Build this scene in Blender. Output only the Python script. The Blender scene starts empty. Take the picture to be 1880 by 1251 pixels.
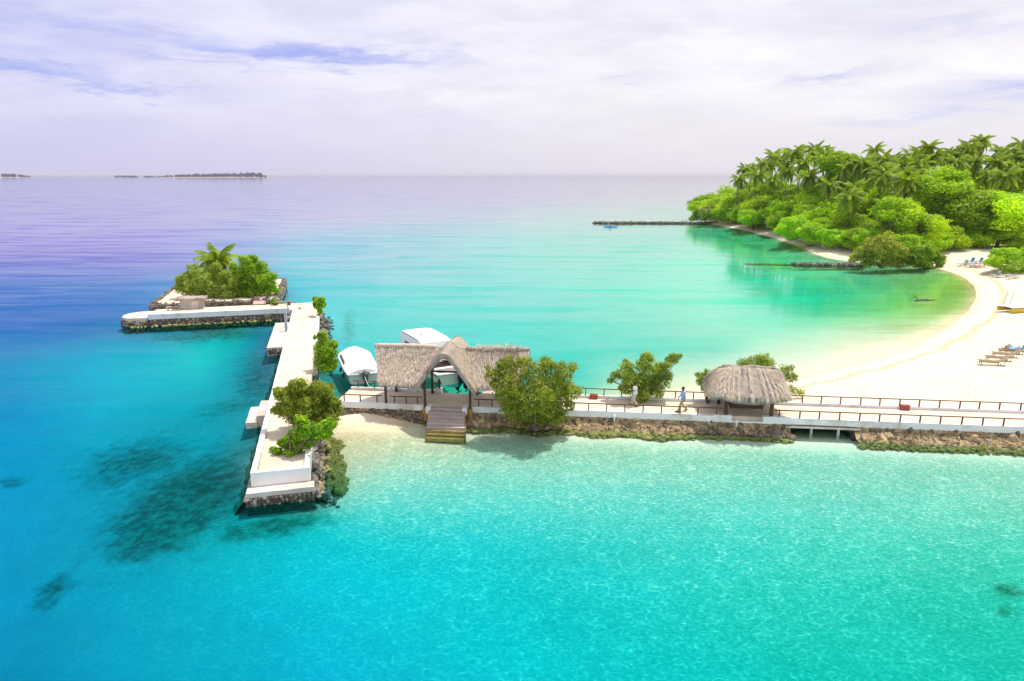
import bpy, math, random
import numpy as np
from mathutils import Vector, Matrix, Quaternion

# ------------------------------------------------------------------ camera, world, sun, exposure
S = bpy.context.scene
COL = S.collection
PITCH = math.radians(13.66); CAM_H = 16.5; FPX = 1253.0
cam_data = bpy.data.cameras.new('camera'); cam = bpy.data.objects.new('camera', cam_data); COL.objects.link(cam)
cam_data.sensor_width = 36.0; cam_data.lens = 36.0 * FPX / 1880.0
cam_data.clip_start = 0.5; cam_data.clip_end = 120000.0
cam.location = (0, 0, CAM_H); cam.rotation_euler = (math.radians(90) - PITCH, 0, 0)
S.camera = cam
S.view_settings.view_transform = 'Standard'; S.view_settings.look = 'None'
S.view_settings.gamma = 1.0; S.view_settings.use_curve_mapping = False
S.view_settings.exposure = 0.19

SUN_DIR = Vector((0.30, 0.20, 0.93)).normalized()
sun_data = bpy.data.lights.new('sun', 'SUN'); sun = bpy.data.objects.new('sun', sun_data); COL.objects.link(sun)
sun_data.energy = 3.6; sun_data.angle = math.radians(0.5); sun_data.color = (1.0, 0.95, 0.86)
sun.rotation_euler = SUN_DIR.to_track_quat('Z', 'Y').to_euler()
sun.location = (30, 20, 90)


def pix_dir(px, py):
    a = (px - 940) / FPX; b = (625.5 - py) / FPX
    return Vector((a, math.cos(PITCH) + b * math.sin(PITCH), -math.sin(PITCH) + b * math.cos(PITCH)))


def G(px, py, z=0.0):
    """ground survey: the point at height z that the photograph shows at (px, py)"""
    d = pix_dir(px, py); t = (z - CAM_H) / d.z
    return Vector((d.x * t, d.y * t, z))


def At(px, py, dist):
    """point seen at (px,py) at horizontal distance dist along +y"""
    d = pix_dir(px, py); t = dist / d.y
    return Vector((d.x * t, d.y * t, CAM_H + d.z * t))


def project(x, y, z):
    dz = z - CAM_H
    d = np.maximum(y * math.cos(PITCH) - dz * math.sin(PITCH), 0.5)
    u = y * math.sin(PITCH) + dz * math.cos(PITCH)
    return 940 + FPX * x / d, 625.5 - FPX * u / d


class NT:
    """small helper to write node trees"""
    def __init__(s, tree): s.t = tree; tree.nodes.clear()
    def n(s, typ, **kw):
        nd = s.t.nodes.new(typ)
        for k, v in kw.items():
            if k.startswith('i_'): nd.inputs[int(k[2:])].default_value = v
            else: setattr(nd, k, v)
        return nd
    def l(s, a, b): s.t.links.new(a, b)
    def put(s, v, sock):
        if isinstance(v, bpy.types.NodeSocket): s.l(v, sock)
        elif v is not None: sock.default_value = v
    def m(s, op, a, b=None, c=None, clamp=False):
        nd = s.n('ShaderNodeMath', operation=op, use_clamp=clamp)
        s.put(a, nd.inputs[0]); s.put(b, nd.inputs[1]); s.put(c, nd.inputs[2]); return nd.outputs[0]
    def mix(s, f, a, b):
        nd = s.n('ShaderNodeMix', data_type='RGBA')
        s.put(f, nd.inputs[0])
        for v, i in ((a, 6), (b, 7)):
            if isinstance(v, tuple) and len(v) == 3: v = (*v, 1)
            s.put(v, nd.inputs[i])
        return nd.outputs[2]
    def noise(s, vec, scale, detail=4, rough=0.55, dist=0.0):
        nd = s.n('ShaderNodeTexNoise'); s.put(vec, nd.inputs['Vector'])
        nd.inputs['Scale'].default_value = scale; nd.inputs['Detail'].default_value = detail
        nd.inputs['Roughness'].default_value = rough; nd.inputs['Distortion'].default_value = dist
        return nd.outputs['Fac']
    def ramp(s, f, lo, hi, a=0.0, b=1.0):
        nd = s.n('ShaderNodeMapRange', interpolation_type='SMOOTHSTEP'); s.put(f, nd.inputs[0])
        for i, v in zip((1, 2, 3, 4), (lo, hi, a, b)): nd.inputs[i].default_value = v
        return nd.outputs[0]
    def scale(s, vec, xyz):
        nd = s.n('ShaderNodeMapping'); s.put(vec, nd.inputs[0]); nd.inputs['Scale'].default_value = xyz
        return nd.outputs[0]


world = bpy.data.worlds.new('World'); S.world = world; world.use_nodes = True
W = NT(world.node_tree)
tc = W.n('ShaderNodeTexCoord'); sep = W.n('ShaderNodeSeparateXYZ'); W.l(tc.outputs['Generated'], sep.inputs[0])
X, Y, Z = sep.outputs
sky = W.n('ShaderNodeTexSky', sky_type='NISHITA'); sky.sun_disc = False
sky.sun_elevation = math.asin(SUN_DIR.z); sky.sun_rotation = math.atan2(SUN_DIR.x, SUN_DIR.y)
sky.dust_density = 1.0; sky.air_density = 1.0; sky.ozone_density = 2.0
az = W.m('ARCTAN2', X, Y); el = W.m('ARCSINE', Z)
zc = W.m('ADD', W.m('MAXIMUM', Z, 0.0), 0.13)
cmb = W.n('ShaderNodeCombineXYZ'); W.l(W.m('DIVIDE', X, zc), cmb.inputs[0]); W.l(W.m('DIVIDE', Y, zc), cmb.inputs[1])
cl = W.scale(cmb.outputs[0], (0.55, 1.0, 1.0))
n1 = W.noise(cl, 1.1, 5, 0.62, 0.35)
n2 = W.noise(W.scale(cmb.outputs[0], (0.35, 1.0, 1.0)), 3.3, 4, 0.6, 0.6)
wv = W.n('ShaderNodeCombineXYZ'); W.l(az, wv.inputs[0]); W.l(W.m('MULTIPLY', el, 4.0), wv.inputs[1])
n3 = W.noise(wv.outputs[0], 5.0, 5, 0.6, 0.4)
n4 = W.noise(W.scale(wv.outputs[0], (1.0, 1.6, 1.0)), 16.0, 4, 0.65, 0.3)
warp = W.m('MULTIPLY', W.m('SUBTRACT', n3, 0.5), 0.09)
elw = W.m('ADD', el, W.m('ADD', warp, W.m('MULTIPLY', W.m('SUBTRACT', n4, 0.5), 0.035)))
gaps = None
for (px, py, hw, hh, tilt, amp) in [(560, 96, 240, 15, -0.02, .95), (40, 122, 130, 13, -0.05, .95), (170, 148, 150, 8, -0.07, .7), (250, 60, 330, 16, -0.03, .55),
                                    (-150, 60, 320, 60, 0.0, .5), (1495, 152, 75, 11, 0.0, .5), (1900, 165, 130, 30, 0.03, .75), (1700, 210, 170, 14, 0.05, .45), (1800, 60, 160, 12, .03, .25),
                                    (330, 112, 180, 7, -0.02, .55), (1140, 150, 30, 5, 0, .3)]:
    d = pix_dir(px, py).normalized(); a0 = math.atan2(d.x, d.y); e0 = math.asin(d.z)
    sa, se = hw / FPX, hh / FPX
    da = W.m('SUBTRACT', az, a0)
    de = W.m('SUBTRACT', W.m('SUBTRACT', elw, e0), W.m('MULTIPLY', da, tilt))
    q = W.m('ADD', W.m('POWER', W.m('ABSOLUTE', W.m('DIVIDE', da, sa)), 2.0), W.m('POWER', W.m('ABSOLUTE', W.m('DIVIDE', de, se)), 2.0))
    g = W.m('MULTIPLY', W.m('POWER', 2.718, W.m('MULTIPLY', q, -1.0)), amp)
    gaps = g if gaps is None else W.m('MAXIMUM', gaps, g)
# cloud cover: thick everywhere, streaky, with the gaps where blue shows
cover = W.m('ADD', W.ramp(el, .25, .9, .66, .9), W.m('MULTIPLY', W.m('SUBTRACT', n1, 0.5), 0.9))  # cover thickened above the view to add ambient light
cover = W.m('ADD', cover, W.m('MULTIPLY', W.m('SUBTRACT', n2, 0.5), 0.28))
cover = W.m('ADD', cover, W.m('MULTIPLY', W.m('SUBTRACT', 1.0, W.m('MINIMUM', W.m('MULTIPLY', W.m('ABSOLUTE', el), 5.0), 1.0)), 0.35))
cover = W.m('SUBTRACT', cover, W.m('MULTIPLY', gaps, W.ramp(n4, 0.2, 0.7, 0.55, 1.05)))
cover = W.ramp(cover, -0.35, 0.98)
side = W.ramp(az, -0.75, 0.35)                       # toward the sun the veil is whiter
veil = W.mix(side, (5.4, 5.3, 7.6), (7.3, 6.95, 7.5))
veil_hi = W.mix(side, (7.6, 7.55, 9.0), (9.3, 9.1, 9.2))
low = W.ramp(el, 0.0, 0.13)
veil = W.mix(W.m('MULTIPLY', low, W.ramp(n3, 0.3, 0.7, 0.35, 1.0)), veil, veil_hi)
blue = W.mix(0.72, sky.outputs[0], (3.6, 4.0, 8.9))
final = W.mix(cover, blue, veil)
bg = W.n('ShaderNodeBackground'); W.l(final, bg.inputs[0]); bg.inputs[1].default_value = 0.1
world.cycles.sampling_method = 'MANUAL'; world.cycles.sample_map_resolution = 256
wo = W.n('ShaderNodeOutputWorld'); W.l(bg.outputs[0], wo.inputs[0])

RNG = random.Random(7)
HAZE = 0.00007


# ------------------------------------------------------------------ helpers
def tag(o, label=None, cat=None, group=None, kind=None):
    if label: o['label'] = label
    if cat: o['category'] = cat
    if group: o['group'] = group
    if kind: o['kind'] = kind
    return o


def empty(name, loc=(0, 0, 0), rz=0.0, label=None, cat=None, group=None):
    o = bpy.data.objects.new(name, None); o.empty_display_size = 0.2
    o.location = loc; o.rotation_euler = (0, 0, rz); COL.objects.link(o)
    return tag(o, label, cat, group)


def link(name, mesh, parent=None, loc=(0, 0, 0), rot=(0, 0, 0), scale=(1, 1, 1)):
    o = bpy.data.objects.new(name, mesh); COL.objects.link(o)
    if parent: o.parent = parent
    o.location = loc; o.rotation_euler = rot; o.scale = scale
    return o


def copy_tree(o, parent=None):
    c = o.copy(); COL.objects.link(c); c.parent = parent
    for ch in list(o.children): copy_tree(ch, c)
    return c


def ico(sub):
    import bmesh
    bm = bmesh.new(); bmesh.ops.create_icosphere(bm, subdivisions=sub, radius=1.0)
    v = [tuple(x.co) for x in bm.verts]; f = [tuple(x.index for x in q.verts) for q in bm.faces]; bm.free()
    return v, f


ICO1, ICO2, ICO3 = ico(1), ico(2), ico(3)


class MB:
    def __init__(s): s.v = []; s.f = []
    def add(s, v, f):
        o = len(s.v); s.v.extend(v); s.f.extend(tuple(i + o for i in q) for q in f)
    def box(s, x0, x1, y0, y1, z0, z1, j=0.0, seg=0.0):
        """box between bounds; long axis cut into seg lengths and jittered by j so that edges are not ruler straight"""
        nx = max(1, int((x1 - x0) / seg)) if seg else 1; ny = max(1, int((y1 - y0) / seg)) if seg else 1
        nz = 1
        ids = {}
        def vid(i, k, l):
            if (i, k, l) not in ids:
                ids[(i, k, l)] = len(s.v)
                s.v.append((x0 + (x1 - x0) * i / nx + RNG.uniform(-j, j), y0 + (y1 - y0) * k / ny + RNG.uniform(-j, j), z0 + (z1 - z0) * l / nz + RNG.uniform(-j, j)))
            return ids[(i, k, l)]
        for i in range(nx):
            for k in range(ny):
                s.f.append((vid(i, k, 1), vid(i + 1, k, 1), vid(i + 1, k + 1, 1), vid(i, k + 1, 1)))
                s.f.append((vid(i, k, 0), vid(i, k + 1, 0), vid(i + 1, k + 1, 0), vid(i + 1, k, 0)))
        for i in range(nx):
            s.f.append((vid(i, 0, 0), vid(i + 1, 0, 0), vid(i + 1, 0, 1), vid(i, 0, 1)))
            s.f.append((vid(i + 1, ny, 0), vid(i, ny, 0), vid(i, ny, 1), vid(i + 1, ny, 1)))
        for k in range(ny):
            s.f.append((vid(0, k + 1, 0), vid(0, k, 0), vid(0, k, 1), vid(0, k + 1, 1)))
            s.f.append((vid(nx, k, 0), vid(nx, k + 1, 0), vid(nx, k + 1, 1), vid(nx, k, 1)))
        return s
    def tube(s, pts, rad, n=8, cap=True):
        pts = [Vector(p) for p in pts]
        if not hasattr(rad, '__len__'): rad = [rad] * len(pts)
        o = len(s.v); up = Vector((0.13, 0.21, 0.97))
        for i, p in enumerate(pts):
            t = (pts[min(i + 1, len(pts) - 1)] - pts[max(i - 1, 0)]).normalized()
            a = t.cross(up)
            if a.length < 0.05: a = t.cross(Vector((1, 0, 0)))
            a.normalize(); b = t.cross(a)
            for k in range(n):
                w = 2 * math.pi * k / n
                s.v.append(tuple(p + (a * math.cos(w) + b * math.sin(w)) * rad[i]))
        for i in range(len(pts) - 1):
            for k in range(n):
                s.f.append((o + i * n + k, o + i * n + (k + 1) % n, o + (i + 1) * n + (k + 1) % n, o + (i + 1) * n + k))
        if cap:
            s.f.append(tuple(o + k for k in range(n))[::-1]); s.f.append(tuple(o + (len(pts) - 1) * n + k for k in range(n)))
        return s
    def lump(s, c, r, rough=0.18, base=ICO1):
        if not hasattr(r, '__len__'): r = (r, r, r)
        v, f = base
        q = Quaternion((RNG.gauss(0, 1), RNG.gauss(0, 1), RNG.gauss(0, 1), RNG.gauss(0, 1))).normalized()
        out = []
        for p in v:
            k = 1 + RNG.uniform(-rough, rough)
            w = q @ (Vector(p) * k)
            out.append((c[0] + w.x * r[0], c[1] + w.y * r[1], c[2] + w.z * r[2]))
        s.add(out, f); return s
    def ell(s, c, r, base=ICO2):
        v, f = base
        s.add([(c[0] + p[0] * r[0], c[1] + p[1] * r[1], c[2] + p[2] * r[2]) for p in v], f); return s
    def grid(s, P):
        """P: 2-D list of points"""
        o = len(s.v); nr, nc = len(P), len(P[0])
        for r in P: s.v.extend(tuple(p) for p in r)
        for i in range(nr - 1):
            for k in range(nc - 1):
                s.f.append((o + i * nc + k, o + i * nc + k + 1, o + (i + 1) * nc + k + 1, o + (i + 1) * nc + k))
        return s
    def prism(s, poly, z0, z1):
        o = len(s.v); n = len(poly)
        s.v.extend((p[0], p[1], z0) for p in poly); s.v.extend((p[0], p[1], z1) for p in poly)
        s.f.append(tuple(o + i for i in range(n))[::-1]); s.f.append(tuple(o + n + i for i in range(n)))
        for i in range(n): s.f.append((o + i, o + (i + 1) % n, o + n + (i + 1) % n, o + n + i))
        return s
    def mesh(s, name, mat, smooth=False):
        me = bpy.data.meshes.new(name); me.from_pydata(s.v, [], s.f); me.update()
        if mat: me.materials.append(mat)
        if smooth: me.polygons.foreach_set('use_smooth', [True] * len(me.polygons))
        return me
    def build(s, name, mat, parent=None, loc=(0, 0, 0), rot=(0, 0, 0), smooth=False):
        return link(name, s.mesh(name, mat, smooth), parent, loc, rot)


def quads_mesh(name, V, mat):
    """V: (n,4,3) array of quads"""
    n = len(V); me = bpy.data.meshes.new(name)
    me.vertices.add(n * 4); me.vertices.foreach_set('co', V.astype(np.float32).reshape(-1))
    me.loops.add(n * 4); me.loops.foreach_set('vertex_index', np.arange(n * 4, dtype=np.int32))
    me.polygons.add(n); me.polygons.foreach_set('loop_start', np.arange(0, n * 4, 4, dtype=np.int32))
    me.polygons.foreach_set('loop_total', np.full(n, 4, dtype=np.int32))
    me.update(calc_edges=True); me.validate(); me.materials.append(mat)
    return me


# ------------------------------------------------------------------ materials
def mat_basic(name, c1, c2, scale=3.0, rough=0.85, bump=0.3, bscale=None, c3=None, spec=0.3, rnd=0.0, detail=6, lo=.3, hi=.7, stretch=(1, 1, 1), bdist=0.03):
    m = bpy.data.materials.new(name); m.use_nodes = True; T = NT(m.node_tree)
    co = T.n('ShaderNodeTexCoord').outputs['Object']
    co = T.scale(co, stretch)
    oi = T.n('ShaderNodeObjectInfo')
    if rnd:
        ad = T.n('ShaderNodeVectorMath', operation='ADD'); T.l(co, ad.inputs[0])
        sc = T.n('ShaderNodeVectorMath', operation='SCALE'); T.l(oi.outputs['Location'], sc.inputs[0]); sc.inputs['Scale'].default_value = 3.7
        T.l(sc.outputs[0], ad.inputs[1]); co = ad.outputs[0]
    f = T.ramp(T.noise(co, scale, detail, 0.6), lo, hi)
    c = T.mix(f, c1, c2)
    if c3: c = T.mix(T.ramp(T.noise(co, scale * 0.33, 5, 0.65), 0.5, 0.68), c, c3)
    if rnd:
        k = T.m('ADD', 1.0 - rnd, T.m('MULTIPLY', oi.outputs['Random'], 2 * rnd))
        vm = T.n('ShaderNodeVectorMath', operation='SCALE'); T.l(c, vm.inputs[0]); T.l(k, vm.inputs['Scale']); c = vm.outputs[0]
    b = T.n('ShaderNodeBsdfPrincipled'); T.l(c, b.inputs['Base Color']); b.inputs['Roughness'].default_value = rough
    b.inputs['Specular IOR Level'].default_value = spec
    if bump:
        bp = T.n('ShaderNodeBump'); bp.inputs['Strength'].default_value = bump; bp.inputs['Distance'].default_value = bdist
        T.l(T.noise(co, bscale or scale * 4, 6, 0.65), bp.inputs['Height']); T.l(bp.outputs[0], b.inputs['Normal'])
    o = T.n('ShaderNodeOutputMaterial'); T.l(b.outputs[0], o.inputs[0])
    return m


def mat_leaf(name, dark, mid, light, trans=0.35, rnd=0.25, sc=0.8):
    m = bpy.data.materials.new(name); m.use_nodes = True; T = NT(m.node_tree)
    geo = T.n('ShaderNodeNewGeometry'); oi = T.n('ShaderNodeObjectInfo')
    isl = geo.outputs['Random Per Island']
    nz = T.noise(T.n('ShaderNodeTexCoord').outputs['Object'], sc, 3, 0.6)
    f = T.m('ADD', T.m('MULTIPLY', isl, 0.55), T.m('MULTIPLY', T.ramp(nz, .3, .7), 0.45))
    c = T.mix(T.ramp(f, 0.1, 0.55), dark, mid); c = T.mix(T.ramp(f, 0.5, 0.95), c, light)
    k = T.m('ADD', 1 - rnd, T.m('MULTIPLY', oi.outputs['Random'], 2 * rnd))
    vm = T.n('ShaderNodeVectorMath', operation='SCALE'); T.l(c, vm.inputs[0]); T.l(k, vm.inputs['Scale']); c = vm.outputs[0]
    b = T.n('ShaderNodeBsdfPrincipled'); T.l(c, b.inputs['Base Color']); b.inputs['Roughness'].default_value = 0.5
    b.inputs['Specular IOR Level'].default_value = 0.25
    tr = T.n('ShaderNodeBsdfTranslucent'); vm2 = T.n('ShaderNodeVectorMath', operation='MULTIPLY'); T.l(c, vm2.inputs[0])
    vm2.inputs[1].default_value = (1.5, 1.35, 0.7); T.l(vm2.outputs[0], tr.inputs[0])
    mx = T.n('ShaderNodeMixShader'); mx.inputs[0].default_value = trans; T.l(b.outputs[0], mx.inputs[1]); T.l(tr.outputs[0], mx.inputs[2])
    o = T.n('ShaderNodeOutputMaterial'); T.l(mx.outputs[0], o.inputs[0])
    return m


M = {}
M['white'] = mat_basic('white_paint', (.84, .83, .81), (.78, .77, .74), 1.3, 0.7, 0.15, 14, c3=(.58, .54, .46))
M['kerb'] = mat_basic('weathered_white', (.82, .82, .81), (.74, .74, .72), 1.1, 0.8, 0.2, 12, c3=(.56, .53, .47))
M['path'] = mat_basic('sand_path', (.76, .66, .51), (.69, .585, .44), 0.9, 0.95, 0.3, 18, c3=(.60, .50, .38))
M['concrete'] = mat_basic('old_concrete', (.50, .46, .41), (.40, .36, .32), 1.6, 0.9, 0.3, 16, c3=(.28, .25, .22))
M['slab'] = mat_basic('pale_slab', (.70, .62, .55), (.60, .52, .45), 1.2, 0.9, 0.25, 14, c3=(.50, .42, .34))
M['stone_dark'] = mat_basic('dark_coral_stone', (.23, .195, .15), (.12, .10, .08), 5.0, 0.95, 0.9, 16, c3=(.33, .26, .17), rnd=.3, bdist=.08)
M['stone_tan'] = mat_basic('tan_coral_stone', (.66, .50, .29), (.38, .28, .15), 4.0, 0.95, 0.9, 16, c3=(.20, .16, .09), rnd=.3, bdist=.08)
M['algae'] = mat_basic('green_algae_rock', (.33, .31, .10), (.20, .21, .07), 3.0, 0.9, 0.8, 14, c3=(.44, .35, .15), rnd=.2, bdist=.06)
M['grey_stone'] = mat_basic('grey_coral_rubble', (.44, .40, .34), (.26, .23, .20), 5.0, 0.95, 0.9, 18, c3=(.15, .135, .12), rnd=.25, bdist=.06)
M['wood_red'] = mat_basic('red_brown_wood', (.17, .072, .045), (.12, .05, .032), 4.0, 0.7, 0.2, 20, rnd=.15)
M['wood_dark'] = mat_basic('dark_brown_post', (.115, .06, .035), (.07, .04, .025), 4.0, 0.7, 0.2, 20)
M['wood_grey'] = mat_basic('weathered_plank', (.52, .43, .38), (.42, .34, .30), 3.0, 0.9, 0.3, 14, rnd=.14, stretch=(.3, 2, 2))
M['wood_pink'] = mat_basic('pinkish_plank', (.64, .47, .41), (.56, .40, .34), 3.0, 0.9, 0.25, 14, rnd=.12, stretch=(.3, 2, 2))
M['wood_wet'] = mat_basic('algae_wet_plank', (.46, .33, .14), (.34, .23, .09), 4.0, 0.7, 0.4, 12, c3=(.22, .17, .08), rnd=.2)
M['wood_tan'] = mat_basic('tan_lounger_wood', (.36, .27, .16), (.27, .20, .11), 4.0, 0.8, 0.2, 18, rnd=.15)
M['rust'] = mat_basic('rusty_yellow', (.52, .33, .06), (.34, .17, .05), 5.0, 0.85, 0.3, 20, c3=(.6, .56, .5))
M['thatch'] = mat_basic('thatch', (.56, .475, .39), (.42, .35, .285), 2.2, 0.98, 1.0, 22, c3=(.23, .185, .15), stretch=(2.2, .6, .6), bdist=.08)
M['brick_red'] = mat_basic('red_terracotta', (.36, .10, .055), (.28, .075, .04), 6, 0.8, 0.2)
M['gel'] = mat_basic('white_gelcoat', (.80, .80, .79), (.76, .76, .75), 1.2, 0.3, 0.0, spec=.5)
M['canvas'] = mat_basic('white_canvas', (.82, .82, .81), (.76, .76, .755), 1.5, 0.8, 0.25, 5)
M['hull_grey'] = mat_basic('pale_hull', (.62, .66, .62), (.55, .60, .57), 1.0, 0.35, 0.0, spec=.5)
M['navy'] = mat_basic('navy_cover', (.010, .016, .05), (.006, .010, .03), 4, 0.5, 0.1)
M['engine'] = mat_basic('grey_outboard', (.07, .10, .12), (.045, .065, .08), 4, 0.4, 0.05, spec=.5)
M['steel'] = mat_basic('dull_steel', (.36, .38, .40), (.28, .30, .32), 6, 0.45, 0.1, spec=.5)
M['tan_deck'] = mat_basic('tan_boat_floor', (.46, .32, .24), (.38, .26, .20), 5, 0.7, 0.1)
M['yellow'] = mat_basic('yellow_hull', (.62, .46, .02), (.52, .38, .02), 2, 0.4, 0.05, spec=.4)
M['grey_fab'] = mat_basic('grey_fabric', (.52, .49, .45), (.45, .42, .39), 4, 0.9, 0.2, rnd=.12)
M['blue'] = mat_basic('bright_blue', (.02, .28, .62), (.02, .22, .52), 3, 0.5, 0.0)
M['pink'] = mat_basic('pink_towel', (.62, .32, .42), (.5, .26, .36), 5, 0.9, 0.2)
M['bark'] = mat_basic('grey_bark', (.22, .17, .12), (.13, .10, .07), 4, 0.95, 0.6, 14, rnd=.2)
M['palm_trunk'] = mat_basic('palm_trunk', (.28, .23, .18), (.17, .14, .11), 3, 0.95, 0.5, 10, stretch=(.4, .4, 4), rnd=.2)
M['drift'] = mat_basic('driftwood', (.46, .40, .34), (.32, .27, .22), 4, 0.95, 0.5, 14)
M['skin'] = mat_basic('brown_skin', (.16, .075, .045), (.13, .06, .038), 5, 0.55, 0.05)
M['skin_light'] = mat_basic('tanned_skin', (.42, .19, .12), (.36, .16, .10), 5, 0.55, 0.05)
M['hair'] = mat_basic('black_hair', (.015, .012, .010), (.03, .025, .02), 20, 0.6, 0.3)
M['shirt_white'] = mat_basic('white_shirt', (.76, .75, .76), (.70, .69, .71), 6, 0.9, 0.2)
M['shirt_blue'] = mat_basic('pale_blue_shirt', (.42, .48, .78), (.36, .42, .72), 6, 0.9, 0.2)
M['trouser_beige'] = mat_basic('beige_trousers', (.62, .56, .47), (.55, .49, .41), 6, 0.9, 0.2)
M['trouser_khaki'] = mat_basic('khaki_trousers', (.52, .40, .22), (.45, .34, .18), 6, 0.9, 0.2)
M['cloth_dark'] = mat_basic('patterned_cloth', (.60, .58, .55), (.06, .06, .06), 14, 0.9, 0.1, lo=.45, hi=.55)
M['shorts_blue'] = mat_basic('pale_blue_swimwear', (.42, .66, .80), (.36, .58, .72), 8, 0.9, 0.1)
M['coral'] = mat_basic('coral_rock', (.44, .44, .31), (.18, .20, .14), 2.2, 0.95, 1.0, 6, c3=(.52, .51, .37), bdist=.15)
M['far_wood_hazed'] = mat_leaf('far_foliage_hazed', (.003, .016, .06), (.006, .024, .08), (.012, .035, .09), .1)  # distance haze painted into the leaf colour as blue

# greens of the plants
M['leaf_forest'] = mat_leaf('forest_leaf', (.16, .31, .004), (.40, .62, .006), (.64, .80, .014), .50, .22, .35)
M['leaf_shrub'] = mat_leaf('beach_shrub_leaf', (.22, .44, .006), (.40, .66, .008), (.52, .76, .02), .45, .10, .5)
M['leaf_bright'] = mat_leaf('bright_leaf', (.10, .22, .008), (.26, .46, .012), (.42, .60, .04), .45, .12, 1.0)
M['leaf_olive'] = mat_leaf('olive_leaf', (.15, .20, .015), (.32, .40, .035), (.52, .58, .09), .46, .12, 1.0)
M['leaf_dusty'] = mat_leaf('dusty_green_leaf', (.14, .23, .024), (.31, .43, .055), (.50, .62, .11), .46, .12, 1.0)
M['frond'] = mat_leaf('palm_frond', (.10, .20, .008), (.30, .44, .015), (.68, .72, .10), .38, .28, .5)


# ------------------------------------------------------------------ terrain: seabed, beach and water sheets
def axis(lo, hi, step, far, grow=1.07):
    a = list(np.arange(lo, hi + 1e-6, step)); d = step
    x = hi
    while x < far: d *= grow; x += d; a.append(x)
    return a


def axis2(lo, hi, step, flo, fhi, grow=1.07):
    a = axis(lo, hi, step, fhi, grow); b = []; d = step; x = lo
    while x > flo: d *= grow; x -= d; b.append(x)
    return np.array(b[::-1] + a)


GX = axis2(-34, 42, 0.5, -60000, 60000, 1.06)
GY = axis2(19, 62, 0.5, -30, 60000, 1.045)
XX, YY = np.meshgrid(GX, GY)

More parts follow.
